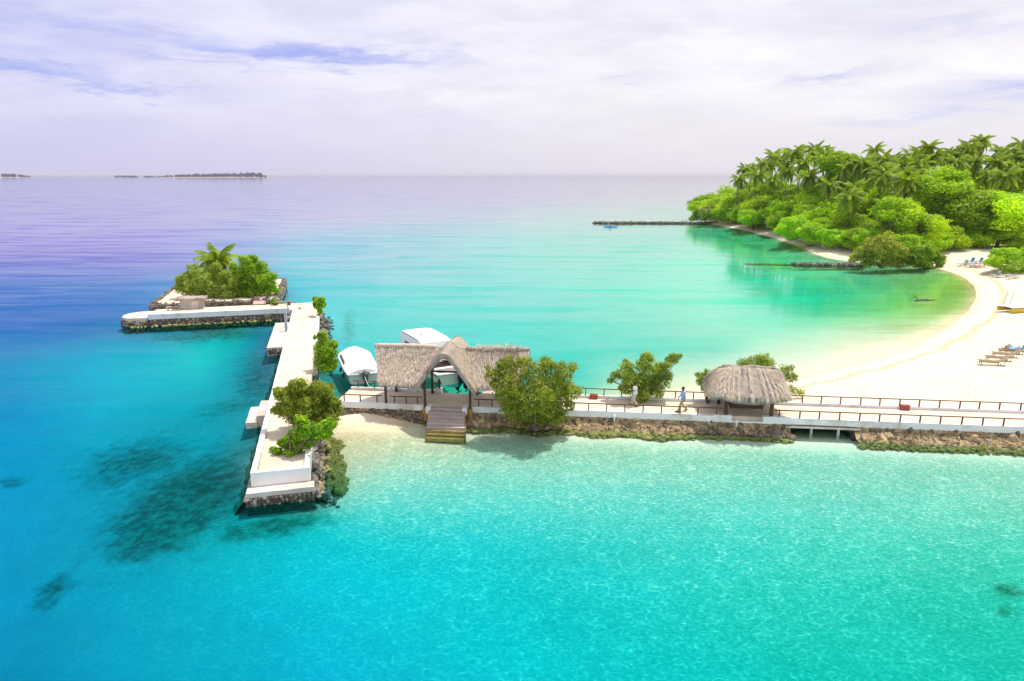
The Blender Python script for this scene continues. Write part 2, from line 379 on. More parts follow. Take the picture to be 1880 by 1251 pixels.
ROWS = {   # water survey: colours met along rows of the view (sRGB)
 324: [(0, 190, 190, 228), (470, 205, 203, 226), (940, 215, 212, 225), (1300, 216, 213, 220)],
 360: [(0, 186, 186, 226), (470, 198, 198, 228), (940, 210, 209, 224), (1280, 212, 215, 220)],
 400: [(0, 178, 178, 225), (300, 186, 186, 225), (470, 192, 196, 226), (700, 200, 206, 224), (940, 200, 216, 221), (1200, 202, 222, 217), (1330, 195, 222, 212)],
 440: [(0, 168, 164, 222), (250, 170, 168, 222), (420, 165, 178, 224), (600, 165, 205, 225), (760, 172, 212, 220), (940, 176, 220, 219), (1200, 180, 224, 215), (1330, 165, 226, 206), (1420, 170, 224, 192)],
 480: [(0, 138, 143, 213), (250, 148, 154, 215), (420, 150, 166, 216), (540, 140, 208, 222), (700, 162, 210, 219), (940, 162, 221, 216), (1200, 166, 228, 212), (1300, 158, 232, 210), (1400, 140, 230, 204), (1500, 145, 228, 195), (1700, 185, 228, 185)],
 520: [(0, 100, 144, 211), (200, 108, 150, 211), (420, 100, 165, 212), (540, 105, 206, 220), (700, 142, 215, 219), (940, 148, 221, 215), (1200, 152, 230, 212), (1300, 152, 232, 210), (1400, 125, 228, 202), (1500, 105, 224, 190), (1600, 125, 223, 180), (1700, 158, 222, 168), (1780, 185, 220, 160)],
 560: [(0, 75, 134, 203), (200, 80, 138, 205), (420, 60, 157, 201), (600, 112, 216, 221), (700, 120, 218, 217), (940, 130, 220, 212), (1200, 142, 228, 208), (1300, 152, 232, 208), (1400, 128, 229, 202), (1500, 125, 227, 195), (1650, 155, 225, 175), (1740, 182, 224, 168)],
 600: [(0, 55, 132, 201), (150, 50, 130, 198), (330, 40, 162, 191), (420, 25, 180, 181), (490, 60, 145, 175), (620, 112, 214, 221), (720, 112, 217, 216), (940, 118, 220, 212), (1200, 132, 223, 206), (1300, 150, 230, 206), (1400, 156, 234, 208), (1550, 185, 235, 203), (1680, 206, 234, 196)],
 640: [(0, 30, 153, 203), (200, 10, 183, 213), (380, 5, 211, 210), (450, 35, 172, 191), (510, 80, 145, 172), (610, 100, 205, 214), (700, 85, 212, 212), (1000, 90, 217, 208), (1150, 110, 217, 203), (1300, 140, 224, 206), (1400, 190, 238, 215), (1500, 212, 242, 220), (1570, 226, 241, 216)],
 690: [(0, 0, 156, 203), (200, 0, 185, 211), (380, 0, 193, 208), (450, 25, 165, 191), (510, 70, 140, 165), (620, 45, 160, 150), (760, 20, 160, 130), (960, 62, 210, 200), (1050, 85, 217, 207), (1130, 165, 230, 208), (1250, 205, 238, 214), (1300, 215, 242, 218), (1400, 228, 245, 225)],
 730: [(0, 0, 151, 203), (200, 3, 177, 209), (400, 8, 175, 193), (500, 60, 153, 169), (620, 60, 170, 150), (900, 90, 200, 170), (1100, 190, 228, 195), (1250, 225, 236, 205)],
 790: [(0, 0, 157, 206), (200, 3, 171, 201), (380, 8, 169, 191), (470, 60, 158, 169), (560, 150, 200, 170), (640, 220, 222, 182), (780, 205, 222, 182), (900, 172, 220, 190), (1200, 160, 220, 190), (1550, 120, 212, 185), (1880, 150, 220, 190)],
 850: [(0, 0, 161, 206), (200, 4, 165, 196), (380, 8, 164, 183), (450, 60, 158, 169), (600, 190, 218, 192), (700, 165, 224, 207), (900, 145, 222, 207), (1200, 145, 222, 205), (1500, 140, 220, 203), (1880, 150, 222, 202)],
 900: [(0, 0, 162, 206), (150, 0, 167, 202), (350, 8, 169, 187), (450, 40, 158, 175), (600, 140, 215, 202), (700, 110, 220, 213), (1000, 112, 220, 212), (1400, 118, 221, 209), (1880, 135, 221, 203)],
 950: [(0, 0, 161, 205), (250, 2, 169, 197), (420, 6, 184, 193), (560, 15, 198, 201), (680, 55, 212, 214), (1000, 75, 216, 213), (1400, 95, 218, 207), (1880, 110, 219, 199)],
 1000: [(0, 0, 160, 204), (250, 2, 173, 200), (400, 4, 186, 202), (600, 10, 204, 219), (900, 32, 209, 212), (1400, 70, 214, 203), (1880, 82, 214, 193)],
 1100: [(0, 0, 155, 198), (300, 0, 175, 202), (600, 0, 197, 220), (1000, 15, 207, 211), (1400, 40, 209, 198), (1880, 45, 205, 184)],
 1250: [(0, 0, 143, 187), (300, 0, 167, 197), (600, 0, 180, 211), (1000, 0, 205, 215), (1400, 10, 199, 193), (1880, 30, 199, 183)],
}


def srgb2lin(c):
    c = np.asarray(c, float) / 255.0
    return np.where(c <= 0.04045, c / 12.92, ((c + 0.055) / 1.055) ** 2.4)


ys = np.array(sorted(ROWS))
def survey(px, py):
    rows = []
    for y in ys:
        r = np.array(ROWS[y], float); lin = srgb2lin(r[:, 1:])
        rows.append(np.stack([np.interp(px, r[:, 0], lin[:, k]) for k in range(3)], -1))
    rows = np.stack(rows)                         # (ny, N, 3)
    t = np.clip(py, ys[0], ys[-1]); i = np.clip(np.searchsorted(ys, t) - 1, 0, len(ys) - 2)
    w = ((t - ys[i]) / (ys[i + 1] - ys[i]))[:, None]; idx = np.arange(len(px))
    return rows[i, idx] * (1 - w) + rows[i + 1, idx] * w


# walkway frame (u along the walkway, v away from the camera) and jetty frame
WO = Vector((-11.78, 45.26, 0)); WANG = math.atan2(-4.96, 43.88)
eu = Vector((math.cos(WANG), math.sin(WANG), 0)); ev = Vector((-math.sin(WANG), math.cos(WANG), 0))
JO = Vector((-13.57, 31.88, 0)); JANG = math.atan2(0.2535, 0.967)
ju = Vector((math.cos(JANG), math.sin(JANG), 0)); jv = Vector((-math.sin(JANG), math.cos(JANG), 0))
PX, PY = project(XX.ravel(), YY.ravel(), 0.0)
below = (YY.ravel() < 16)
PY[below] = 1250
wob = 14 * np.sin(PX * .013 + PY * .031) + 9 * np.sin(PX * .041 - PY * .022 + 1.3)
col = survey(np.clip(PX + wob, 0, 1880), PY)
# take the mirrored sky off, then turn what is left into an absorption of the water column
ang = np.arctan2(CAM_H, np.hypot(XX.ravel(), YY.ravel()))
cosi = np.sin(ang + 0.035); F0 = 0.02
fr = F0 + (1 - F0) * (1 - cosi) ** 5
fr0 = fr.copy(); st = np.clip((fr - .12) / .63, 0, 1); fr = fr * (.04 + .96 * st * st * (3 - 2 * st))     # gloss is weak when looked at steeply
sky_lin = srgb2lin(np.stack([np.interp(PX, [0, 900], [205, 226]), np.interp(PX, [0, 900], [203, 222]), np.interp(PX, [0, 900], [232, 230])], -1))
SAND_LIT = np.array([1.25, 1.30, 1.12])
_ju = (XX.ravel() - JO.x) * ju.x + (YY.ravel() - JO.y) * ju.y; _wv = (XX.ravel() - WO.x) * ev.x + (YY.ravel() - WO.y) * ev.y
calm_a = np.clip((_ju - 2) / 26, 0, 1) * np.clip((_wv - 3) / 10, 0, 1)
st2 = np.clip((fr0 - .04) / .40, 0, 1); frc = fr0 * (.10 + .90 * st2 * st2 * (3 - 2 * st2)); fr = fr * (1 - calm_a) + frc * calm_a
fr *= 1 - .62 * np.exp(-((PX - 1560) / 210) ** 2 - ((PY - 495) / 62) ** 2)      # there the water mirrors trees, not sky
tr = (col - fr[:, None] * sky_lin) / ((1 - fr)[:, None] * SAND_LIT)
tr = np.clip(tr, 0.0025, 0.985)
sigma = -0.5 * np.log(tr)                          # one passage of the column

# ---- land outline
shore_px = [(1300, 722), (1400, 708), (1480, 690), (1540, 676), (1600, 659), (1655, 643), (1700, 622), (1745, 597), (1780, 570), (1794, 545), (1790, 525), (1768, 508), (1740, 498), (1700, 488), (1640, 484), (1570, 480), (1530, 477), (1500, 468), (1470, 455), (1420, 437), (1370, 424), (1310, 413), (1285, 407)]
shore = [(8.0, 47.9), (13.0, 48.8)] + [tuple(G(x, y).xy) for x, y in shore_px[1:]]
landpoly = np.array(shore + [(90, 290), (400, 420), (900, 300), (900, -30), (60, -30), (60, 38), (8.0, 43.5)])
Q = np.stack([XX.ravel(), YY.ravel()], -1)


def seg_dist(Q, A, B):
    d = B - A; t = np.clip(((Q - A) @ d) / (d @ d), 0, 1)
    return np.linalg.norm(Q - (A + t[:, None] * d), axis=1)


def inside(Q, P):
    r = np.zeros(len(Q), bool); n = len(P)
    for i in range(n):
        a, b = P[i], P[(i + 1) % n]
        if a[1] == b[1]: continue
        c = ((a[1] > Q[:, 1]) != (b[1] > Q[:, 1])) & (Q[:, 0] < (b[0] - a[0]) * (Q[:, 1] - a[1]) / (b[1] - a[1]) + a[0])
        r ^= c
    return r


sd = np.full(len(Q), 1e9)
sh = np.array(shore + [(90, 290), (400, 420)])
for i in range(len(sh) - 1): sd = np.minimum(sd, seg_dist(Q, sh[i], sh[i + 1]))
ins = inside(Q, landpoly)
def WP(u, v, z=0): return WO + eu * u + ev * v + Vector((0, 0, z))
def JP(u, v, z=0): return JO + ju * u + jv * v + Vector((0, 0, z))
def WUV(p): d = Vector((p[0], p[1], 0)) - WO; return d.dot(eu), d.dot(ev)
def JUV(p): d = Vector((p[0], p[1], 0)) - JO; return d.dot(ju), d.dot(jv)


wv_ = (Q[:, 0] - WO.x) * ev.x + (Q[:, 1] - WO.y) * ev.y
wu_ = (Q[:, 0] - WO.x) * eu.x + (Q[:, 1] - WO.y) * eu.y
depth = np.clip(0.25 + 0.62 * np.minimum(sigma[:, 0], 3.0) ** 0.9, 0.3, 2.2)
jd_u = (Q[:, 0] - JO.x) * ju.x + (Q[:, 1] - JO.y) * ju.y; jd_v = (Q[:, 0] - JO.x) * jv.x + (Q[:, 1] - JO.y) * jv.y
jdist = np.hypot(np.maximum(np.maximum(-jd_u, jd_u - 3.3), 0), np.maximum(np.maximum(-jd_v, jd_v - 52), 0))
pdist = np.hypot(np.maximum(np.maximum(-18.2 - jd_u, jd_u), 0), np.maximum(np.maximum(48.1 - jd_v, jd_v - 72.5), 0))
jdist = np.minimum(jdist, pdist)
depth = np.minimum(depth, .55 + .13 * jdist)
depth *= np.clip(sd / 7.0, 0.03, 1.0) ** 0.8
zland = 1.55 * (1 - np.exp(-sd / 9.0)) + 0.015 * np.minimum(sd, 60) + 0.03 * np.sin(Q[:, 0] * .9 + np.sin(Q[:, 1] * .7)) * np.clip(sd / 3, 0, 1)
zland = np.where(Q[:, 1] < 62, np.minimum(zland, .88 + .10 * np.maximum(0, wv_ - 3.2)), zland)
zt = np.where(ins, zland, -depth)
under = (wv_ < 2.75) & (Q[:, 1] < 60) & (wu_ > -2)
zsea = -np.minimum(np.where((wu_ > -1) & (wv_ > -9), .30 + .13 * np.maximum(0, -wv_ - .9), 9.0), np.minimum(np.clip(0.25 + 0.62 * np.minimum(sigma[:, 0], 3.0) ** 0.9, 0.3, 2.2), .55 + .13 * jdist))
zt = np.where(under, zsea, zt)
# bare sand bank against the sea wall in the corner by the jetty
bank = np.array(WP(2.2, -0.6).xy); dd = np.hypot((wu_ - 1.6) / 4.4, (wv_ + 0.2) / 2.5)
inner = (wv_ < 0.8) & (wv_ > -9) & (wu_ > -5)
bz = 0.42 - 0.62 * dd
zt = np.where(inner & (bz > zt), bz, zt)
# water stays clear where it is thin
thin = np.clip(-zt / 0.30, 0.0, 1.0); thin = thin * thin * (3 - 2 * thin)
sigma = sigma * np.where((sd < 14) | (dd < 2.2), thin, 1.0)[:, None]

near_wall = (wv_ < .5) & (wv_ > -6) & (wu_ > 0)
sigma = sigma * np.where(near_wall, np.clip((-wv_ - .7) / 2.6, .30, 1.0), 1.0)[:, None]
# darker sea floor: coral, weed, forest reflection painted in the bay, jetty-end band
REEF_AND_REFL = [(330, 930, 140, 75, .95, -.45), (250, 850, 115, 42, .62, -.2), (200, 880, 65, 32, .45, 0), (400, 850, 60, 35, .42, -.2), (290, 990, 100, 36, .85, -.3), (540, 950, 80, 16, .6, -.25), (420, 900, 60, 80, .45, 0), (1598, 492, 22, 5, .38, .4), (1630, 506, 24, 5, .42, .55), (1662, 526, 12, 10, .42, .6), (1676, 545, 7, 12, .42, 0), (1655, 560, 22, 5, .38, -.5), (1605, 570, 30, 4, .3, -.1), (1375, 452, 45, 7, .45, .25), (1330, 437, 40, 5, .4, .2), (95, 1085, 35, 26, .7, -.5), (85, 1118, 22, 14, .5, 0), (20, 885, 30, 12, .6, 0),
        (1843, 1083, 24, 11, 1.0, .2), (1850, 1120, 20, 10, .6, .2), (1838, 1128, 10, 8, .6, 0), (1868, 1090, 20, 8, .7, 0), (465, 700, 45, 55, .5, 0), (505, 640, 25, 60, .5, 0), (430, 745, 80, 22, .40, -.3),
        (500, 965, 110, 25, .75, -.2), (590, 925, 25, 30, .6, 0), (400, 610, 80, 14, .7, 0), (640, 600, 14, 40, .4, 0), (330, 620, 90, 12, .5, 0), (560, 870, 20, 60, .5, 0), (480, 830, 25, 70, .5, -.2), (600, 870, 15, 40, .6, 0)]
PXb, PYb = project(XX.ravel(), YY.ravel(), zt)
reef_and_refl = np.zeros(len(Q))
for (cx, cy, rx, ry, a, sl) in REEF_AND_REFL:
    ddx = PXb - cx; ddy = PYb - cy - sl * ddx
    reef_and_refl = np.maximum(reef_and_refl, a * np.exp(-(ddx / rx) ** 2 - (ddy / ry) ** 2))
reef_and_refl[(YY.ravel() < 17) | ins] = 0

nr, nc = XX.shape
idx = np.arange(nr * nc).reshape(nr, nc)
QF = np.stack([idx[:-1, :-1], idx[:-1, 1:], idx[1:, 1:], idx[1:, :-1]], -1).reshape(-1, 4)


def sheet(name, Zs, faces, mat, attrs=None):
    me = bpy.data.meshes.new(name)
    used = np.unique(faces); remap = np.full(nr * nc, -1); remap[used] = np.arange(len(used))
    co = np.stack([XX.ravel()[used], YY.ravel()[used], Zs[used]], -1).astype(np.float32)
    f = remap[faces].astype(np.int32)
    me.vertices.add(len(used)); me.vertices.foreach_set('co', co.ravel())
    me.loops.add(len(f) * 4); me.loops.foreach_set('vertex_index', f.ravel())
    me.polygons.add(len(f)); me.polygons.foreach_set('loop_start', np.arange(0, len(f) * 4, 4, dtype=np.int32)); me.polygons.foreach_set('loop_total', np.full(len(f), 4, dtype=np.int32))
    me.polygons.foreach_set('use_smooth', np.ones(len(f), bool))
    me.update(calc_edges=True)
    for an, arr in (attrs or {}).items():
        if arr.ndim == 2:
            at = me.attributes.new(an, 'FLOAT_VECTOR', 'POINT'); at.data.foreach_set('vector', arr[used].astype(np.float32).ravel())
        else:
            at = me.attributes.new(an, 'FLOAT', 'POINT'); at.data.foreach_set('value', arr[used].astype(np.float32))
    me.materials.append(mat)
    return tag(link(name, me), kind='structure')


def mat_sand(name, wet):
    m = bpy.data.materials.new(name); m.use_nodes = True; T = NT(m.node_tree)
    pos = T.n('ShaderNodeNewGeometry').outputs['Position']; sp = T.n('ShaderNodeSeparateXYZ'); T.l(pos, sp.inputs[0])
    f = T.noise(pos, 0.35, 6, 0.6)
    c = T.mix(T.ramp(f, .3, .7), (.77, .68, .525), (.69, .60, .45)) if wet else T.mix(T.ramp(f, .3, .7), (.83, .775, .66), (.78, .72, .60))
    fine = T.noise(pos, 5.0, 4, 0.7)
    c = T.mix(T.ramp(fine, .58, .75, 0, .45), c, (.55, .45, .33))
    # wrack line and wet sand sit at a height of the beach
    hz = T.m('ADD', sp.outputs[2], T.m('MULTIPLY', T.m('SUBTRACT', T.noise(pos, .5, 4, .6), .5), .22))
    wetf = T.m('MULTIPLY', T.ramp(hz, 0.03, 0.20, 1.0, 0.0), T.ramp(hz, -.25, -.06))
    c = T.mix(T.m('MULTIPLY', wetf, .45), c, (.60, .49, .28))
    wr = T.m('MULTIPLY', T.ramp(hz, .40, .47), T.ramp(hz, .48, .56, 1, 0))
    c = T.mix(T.m('MULTIPLY', wr, .75), c, (.56, .42, .22))
    if not wet:
        at = T.n('ShaderNodeAttribute', attribute_name='reef_and_refl')
        rf = T.m('ADD', at.outputs['Fac'], T.m('MULTIPLY', T.m('SUBTRACT', T.noise(pos, 1.1, 8, .72), .5), 1.25))
        rmask = T.ramp(rf, .06, .72)
        rmask = T.m('MULTIPLY', rmask, T.ramp(at.outputs['Fac'], .02, .15))
        rc = T.mix(T.ramp(T.noise(pos, 1.7, 6, .72), .38, .66), (.13, .15, .10), (.46, .47, .33))
        c = T.mix(T.m('MULTIPLY', rmask, .92), c, rc)
    b = T.n('ShaderNodeBsdfPrincipled'); T.l(c, b.inputs['Base Color']); b.inputs['Roughness'].default_value = .95; b.inputs['Specular IOR Level'].default_value = .15
    bp = T.n('ShaderNodeBump'); bp.inputs['Strength'].default_value = .5; bp.inputs['Distance'].default_value = .06
    T.l(T.noise(pos, 2.2, 7, .7), bp.inputs['Height']); T.l(bp.outputs[0], b.inputs['Normal'])
    o = T.n('ShaderNodeOutputMaterial'); T.l(b.outputs[0], o.inputs[0])
    return m


fz = zt[QF].max(axis=1)
beach = sheet('beach', zt, QF[fz > -0.02], mat_sand('beach_sand', True))
seabed = sheet('seabed', zt, QF[fz <= -0.02], mat_sand('seabed_sand', False), {'reef_and_refl': reef_and_refl})


def mat_water():
    m = bpy.data.materials.new('sea_water'); m.use_nodes = True; T = NT(m.node_tree)
    pos = T.n('ShaderNodeNewGeometry').outputs['Position']; sp = T.n('ShaderNodeSeparateXYZ'); T.l(pos, sp.inputs[0])
    at = T.n('ShaderNodeAttribute', attribute_name='absorb'); ca = T.n('ShaderNodeAttribute', attribute_name='caustic_wt')
    ss = T.n('ShaderNodeSeparateXYZ'); T.l(at.outputs['Vector'], ss.inputs[0])
    # caustic light painted into the transmission colour: fine net of bright lines
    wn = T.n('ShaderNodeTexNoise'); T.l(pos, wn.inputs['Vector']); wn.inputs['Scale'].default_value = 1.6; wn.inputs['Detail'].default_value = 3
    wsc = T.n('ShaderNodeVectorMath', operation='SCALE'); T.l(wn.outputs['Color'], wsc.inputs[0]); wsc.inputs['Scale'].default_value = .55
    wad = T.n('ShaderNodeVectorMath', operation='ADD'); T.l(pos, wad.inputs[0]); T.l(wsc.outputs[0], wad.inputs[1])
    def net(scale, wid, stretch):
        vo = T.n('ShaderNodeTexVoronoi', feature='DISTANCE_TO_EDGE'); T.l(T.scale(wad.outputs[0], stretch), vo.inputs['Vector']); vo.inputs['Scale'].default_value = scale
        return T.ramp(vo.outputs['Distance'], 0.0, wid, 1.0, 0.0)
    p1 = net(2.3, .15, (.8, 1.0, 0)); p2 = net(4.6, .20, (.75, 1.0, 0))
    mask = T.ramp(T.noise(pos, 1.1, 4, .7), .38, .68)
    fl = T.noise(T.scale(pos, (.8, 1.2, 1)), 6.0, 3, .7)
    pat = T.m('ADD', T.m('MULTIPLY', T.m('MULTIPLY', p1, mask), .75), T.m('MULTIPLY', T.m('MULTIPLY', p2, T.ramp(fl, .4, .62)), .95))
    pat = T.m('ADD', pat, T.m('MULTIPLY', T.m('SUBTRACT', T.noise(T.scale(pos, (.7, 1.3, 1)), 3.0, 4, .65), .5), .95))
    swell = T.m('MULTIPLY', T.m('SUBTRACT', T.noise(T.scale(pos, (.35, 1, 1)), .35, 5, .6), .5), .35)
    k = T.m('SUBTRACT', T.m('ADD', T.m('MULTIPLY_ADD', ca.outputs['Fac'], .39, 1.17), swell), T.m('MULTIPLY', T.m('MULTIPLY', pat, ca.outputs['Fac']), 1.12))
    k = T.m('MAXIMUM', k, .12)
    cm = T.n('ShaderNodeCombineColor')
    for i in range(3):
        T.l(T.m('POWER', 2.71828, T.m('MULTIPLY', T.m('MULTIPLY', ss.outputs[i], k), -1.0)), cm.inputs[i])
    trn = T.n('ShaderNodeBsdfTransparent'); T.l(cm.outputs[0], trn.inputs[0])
    # surface waves: the lagoon lies calmer than the open side
    cm_ = T.n('ShaderNodeAttribute', attribute_name='calm')
    bp = T.n('ShaderNodeBump'); bp.inputs['Distance'].default_value = 1.0
    calm = T.ramp(T.noise(T.scale(pos, (.12, .5, 1)), .22, 5, .65, .6), .35, .65, .35, 1.0)
    h = T.m('ADD', T.m('MULTIPLY', T.noise(T.scale(pos, (.55, 1, 1)), 1.4, 4, .6), .035), T.m('MULTIPLY', T.noise(T.scale(pos, (.4, 1, 1)), .28, 4, .55), .10))
    T.l(h, bp.inputs['Height']); T.l(T.m('MULTIPLY', calm, T.m('MULTIPLY_ADD', cm_.outputs['Fac'], -.55, 1.0)), bp.inputs['Strength'])
    gl = T.n('ShaderNodeBsdfGlossy'); gl.inputs['Roughness'].default_value = .06; gl.inputs['Color'].default_value = (.95, .95, .97, 1); T.l(bp.outputs[0], gl.inputs['Normal'])
    fr = T.n('ShaderNodeFresnel'); fr.inputs['IOR'].default_value = 1.33; T.l(bp.outputs[0], fr.inputs['Normal'])
    mx = T.n('ShaderNodeMixShader'); T.l(T.m('MULTIPLY', T.m('MINIMUM', fr.outputs[0], .93), T.m('MULTIPLY', T.m('ADD', T.m('MULTIPLY', T.ramp(fr.outputs[0], .12, .75, .04, 1.0), T.m('SUBTRACT', 1.0, cm_.outputs['Fac'])), T.m('MULTIPLY', T.ramp(fr.outputs[0], .04, .44, .10, 1.0), cm_.outputs['Fac'])), T.ramp(T.noise(T.scale(pos, (.10, .55, 1)), .35, 5, .62, .8), .30, .70, .45, 1.55), clamp=True)), mx.inputs[0]); T.l(trn.outputs[0], mx.inputs[1]); T.l(gl.outputs[0], mx.inputs[2])
    o = T.n('ShaderNodeOutputMaterial'); T.l(mx.outputs[0], o.inputs[0])
    return m


caustic_wt = np.clip((tr[:, 1] - .22) / .35, 0.12, 1.0) * np.clip((75 - YY.ravel()) / 35, 0.0, 1.0)  # weight of the painted caustic net
caustic_wt = np.where(wv_ > 0.5, caustic_wt * .45, caustic_wt)
POND = calm_a
wf = (zt[QF].min(axis=1) < 0.15)
water = sheet('sea_water', np.zeros(nr * nc), QF[wf], mat_water(), {'absorb': sigma, 'caustic_wt': caustic_wt, 'calm': POND})


# ------------------------------------------------------------------ walkway, sea wall, jetty
def wloc(u, v, z=0): return tuple(WP(u, v, z))
def jloc(u, v, z=0): return tuple(JP(u, v, z))


STAIR = (6.05, 8.75); GAP = (30.1, 34.1); HUTGAP = (26.35, 28.35)
mb = MB(); mb.box(-0.6, 75, 0.30, 3.0, 0.62, 1.02, 0.006, 1.0)
tag(mb.build('walkway', M['path'], loc=tuple(WO), rot=(0, 0, WANG)), kind='structure')

stone_mesh = {}
for key in ('stone_dark', 'stone_tan', 'algae', 'grey_stone'):
    L = []
    for i in range(6):
        mb = MB(); mb.lump((0, 0, 0), (1, .85, .75), .26, ICO1); L.append(mb.mesh('stone', M[key]))
    stone_mesh[key] = L


def stone(parent, p, r, key):
    o = link('stone', RNG.choice(stone_mesh[key]), parent, p, (RNG.uniform(0, 6), RNG.uniform(0, 6), RNG.uniform(0, 6)), (r * RNG.uniform(.85, 1.35), r * RNG.uniform(.8, 1.2), r * RNG.uniform(.7, 1.05)))
    return o


def wall_profile(s, out):
    """s 0..1 from under the kerb to the foot below the water"""
    pts = [(0.03, .70), (-.04, .42), (-.34, .20), (-.78, .03), (-1.10, -.14), (-1.7, -.55), (-2.0, -1.2)]
    x = s * (len(pts) - 1); i = min(int(x), len(pts) - 2); w = x - i
    v = pts[i][0] * (1 - w) + pts[i + 1][0] * w; z = pts[i][1] * (1 - w) + pts[i + 1][1] * w
    return v * out * .85 if v < 0 else v, z


def sea_wall(u0, u1, label, out_f, kerbs, dark_f, nst):
    t = empty('sea_wall', tuple(WO), WANG, label, 'sea wall')
    for (a, b, z1) in kerbs:
        MB().box(a, b, -0.03, .32, .69, z1, .008, .4).build('kerb', M['kerb'], t)
    mb = MB(); nu = int((u1 - u0) / .22); P = []
    for i in range(nu + 1):
        u = u0 + (u1 - u0) * i / nu; row = []
        for k in range(13):
            v, z = wall_profile(k / 12, out_f(u))
            row.append((u + RNG.uniform(-.06, .06), v - .02 + RNG.uniform(-.09, .07), z + RNG.uniform(-.06, .06)))
        P.append(row)
    mb.grid(P)
    # back and ends down to the bed
    core = mb.build('rock_face', M['stone_tan'] if dark_f(u0 + 1) < .5 else M['stone_dark'], t); core['kind'] = 'stuff'
    MB().box(u0, u1, .05, 2.95, -2.3, .615).build('fill', M['stone_dark'], t)
    n = 0
    while n < nst:
        u = RNG.uniform(u0 + .1, u1 - .1); s = RNG.random() ** .8 * .62
        v, z = wall_profile(s, out_f(u)); d = dark_f(u)
        key = 'stone_dark' if RNG.random() < d + (.70 if s < .24 else 0) else ('stone_tan' if s < .56 else 'algae')
        stone(t, (u, v - .02, z - .03), (RNG.uniform(.10, .24) if RNG.random() < .8 else RNG.uniform(.24, .40)) * (1 if s > .25 else .7), key); n += 1
    mb = MB()
    for i in range(int((u1 - u0) * 26)):
        u = RNG.uniform(u0, u1); s = RNG.uniform(.55, .69); v, z = wall_profile(s, out_f(u)); q = RNG.uniform(.05, .15)
        mb.lump((u, v - RNG.uniform(0, .30), z - .05), (q * 1.5, q * 1.2, q * .7), .35)
    a = mb.build('algae_growth', M['algae'], t); a['kind'] = 'stuff'
    mb = MB()
    for i in range(int((u1 - u0) * 28)):
        u = RNG.uniform(u0, u1); s = RNG.uniform(.02, .5); v, z = wall_profile(s, out_f(u))
        mb.lump((u, v - .04, z), RNG.uniform(.04, .10), .3)
    a = mb.build('small_rubble', M['stone_tan'], t); a['kind'] = 'stuff'
    return t


sea_wall(-0.4, STAIR[0] - .05, 'short rubble sea wall with white kerb between the big dark bush and the steps', lambda u: .28, [(-.3, STAIR[0] - .3, 1.10)], lambda u: .55, 110)
sea_wall(STAIR[1] + .05, GAP[0], 'long rubble sea wall with white kerb between the steps and the culvert', lambda u: .75 + .35 * math.sin(u * .8) ** 2 if u < 24 else .55,
         [(STAIR[1] + .3, 25.2, 1.10), (25.2, HUTGAP[0], 1.17), (HUTGAP[0], HUTGAP[1], .80), (HUTGAP[1], GAP[0], 1.17)], lambda u: .1 if u < 24 else .85, 295)
sea_wall(GAP[1], 58.0, 'rubble sea wall with white kerb right of the culvert', lambda u: 1.0, [(GAP[1], 58, 1.10)], lambda u: .12, 290)

t = empty('culvert', tuple(WO), WANG, 'low concrete culvert bridge with two white piles carrying the walkway over water', 'culvert')
MB().box(GAP[0], GAP[1], -.03, .32, .72, 1.10, .008, .4).build('kerb', M['kerb'], t)
MB().box(GAP[0] - .3, GAP[1] + .3, -.10, 2.95, .50, .612, .006, .5).build('slab', M['slab'], t)
for u in (31.55, 33.25):
    MB().tube([(u, .35, -1.6), (u, .35, .52)], .085, 10).build('pile', M['kerb'], t)
    MB().tube([(u, 2.5, -1.6), (u, 2.5, .52)], .085, 10).build('pile', M['kerb'], t)
for v in (.9, 1.6, 2.3):
    MB().box(GAP[0], GAP[1], v, v + .12, .34, .50).build('beam', M['slab'], t)

# back kerb
for (a, b, lab) in [(-.5, 4.45, 'white back kerb of the walkway beside the covered boat'), (4.6, 6.35, 'short white back kerb left of the boat opening'), (8.75, 9.3, 'white kerb stub between boat opening and boarding dock'),
                    (10.75, 75, 'long white back kerb of the walkway along the beach')]:
    tag(MB().box(a, b, 3.0, 3.22, .2, 1.20, .008, .5).build('kerb', M['kerb'], loc=tuple(WO), rot=(0, 0, WANG)), lab, 'kerb')


def railing(u0, u1, v, z, label, h=.52, sp=1.3, first=.35):
    t = empty('railing', wloc(u0, v, z), WANG, label, 'railing', 'low red brown railings along the walkway')
    L = u1 - u0
    MB().box(0, L, -.045, .045, h - .05, h).build('top_rail', M['wood_red'], t)
    n = max(2, int(round(L / sp)) + 1); me = None
    for i in range(n):
        x = first + (L - 2 * first) * i / (n - 1)
        if me is None:
            me = MB().box(-.035, .035, -.035, .035, -.05, h - .052).mesh('post', M['wood_red'])
        link('post', me, t, (x + RNG.uniform(-.03, .03), 0, 0), (RNG.uniform(-.02, .02), RNG.uniform(-.03, .03), 0))
    return t


railing(-.3, 2.75, .14, 1.10, 'low red brown railing on the front kerb beside the large dark bush')
railing(3.3, 5.6, .14, 1.10, 'short front railing under the left thatched roof wing')
railing(9.2, 11.7, .14, 1.10, 'front railing between the steps and the big round bush')
railing(11.9, 25.75, .14, 1.10, 'front railing in front of the two walking men')
railing(29.05, 57, .14, 1.10, 'long front railing right of the thatched hut above the culvert')
railing(-.3, 4.2, 3.1, 1.20, 'back railing in front of the covered boat')
railing(4.55, 6.3, 3.1, 1.20, 'short back railing left of the boat opening')
railing(10.8, 12.4, 3.1, 1.20, 'back railing right of the pinkish boarding dock')
railing(12.7, 27.2, 3.1, 1.20, 'back railing behind the two walking men by the shallow water')
railing(27.5, 60, 3.1, 1.20, 'long back railing beside the open sand beach')

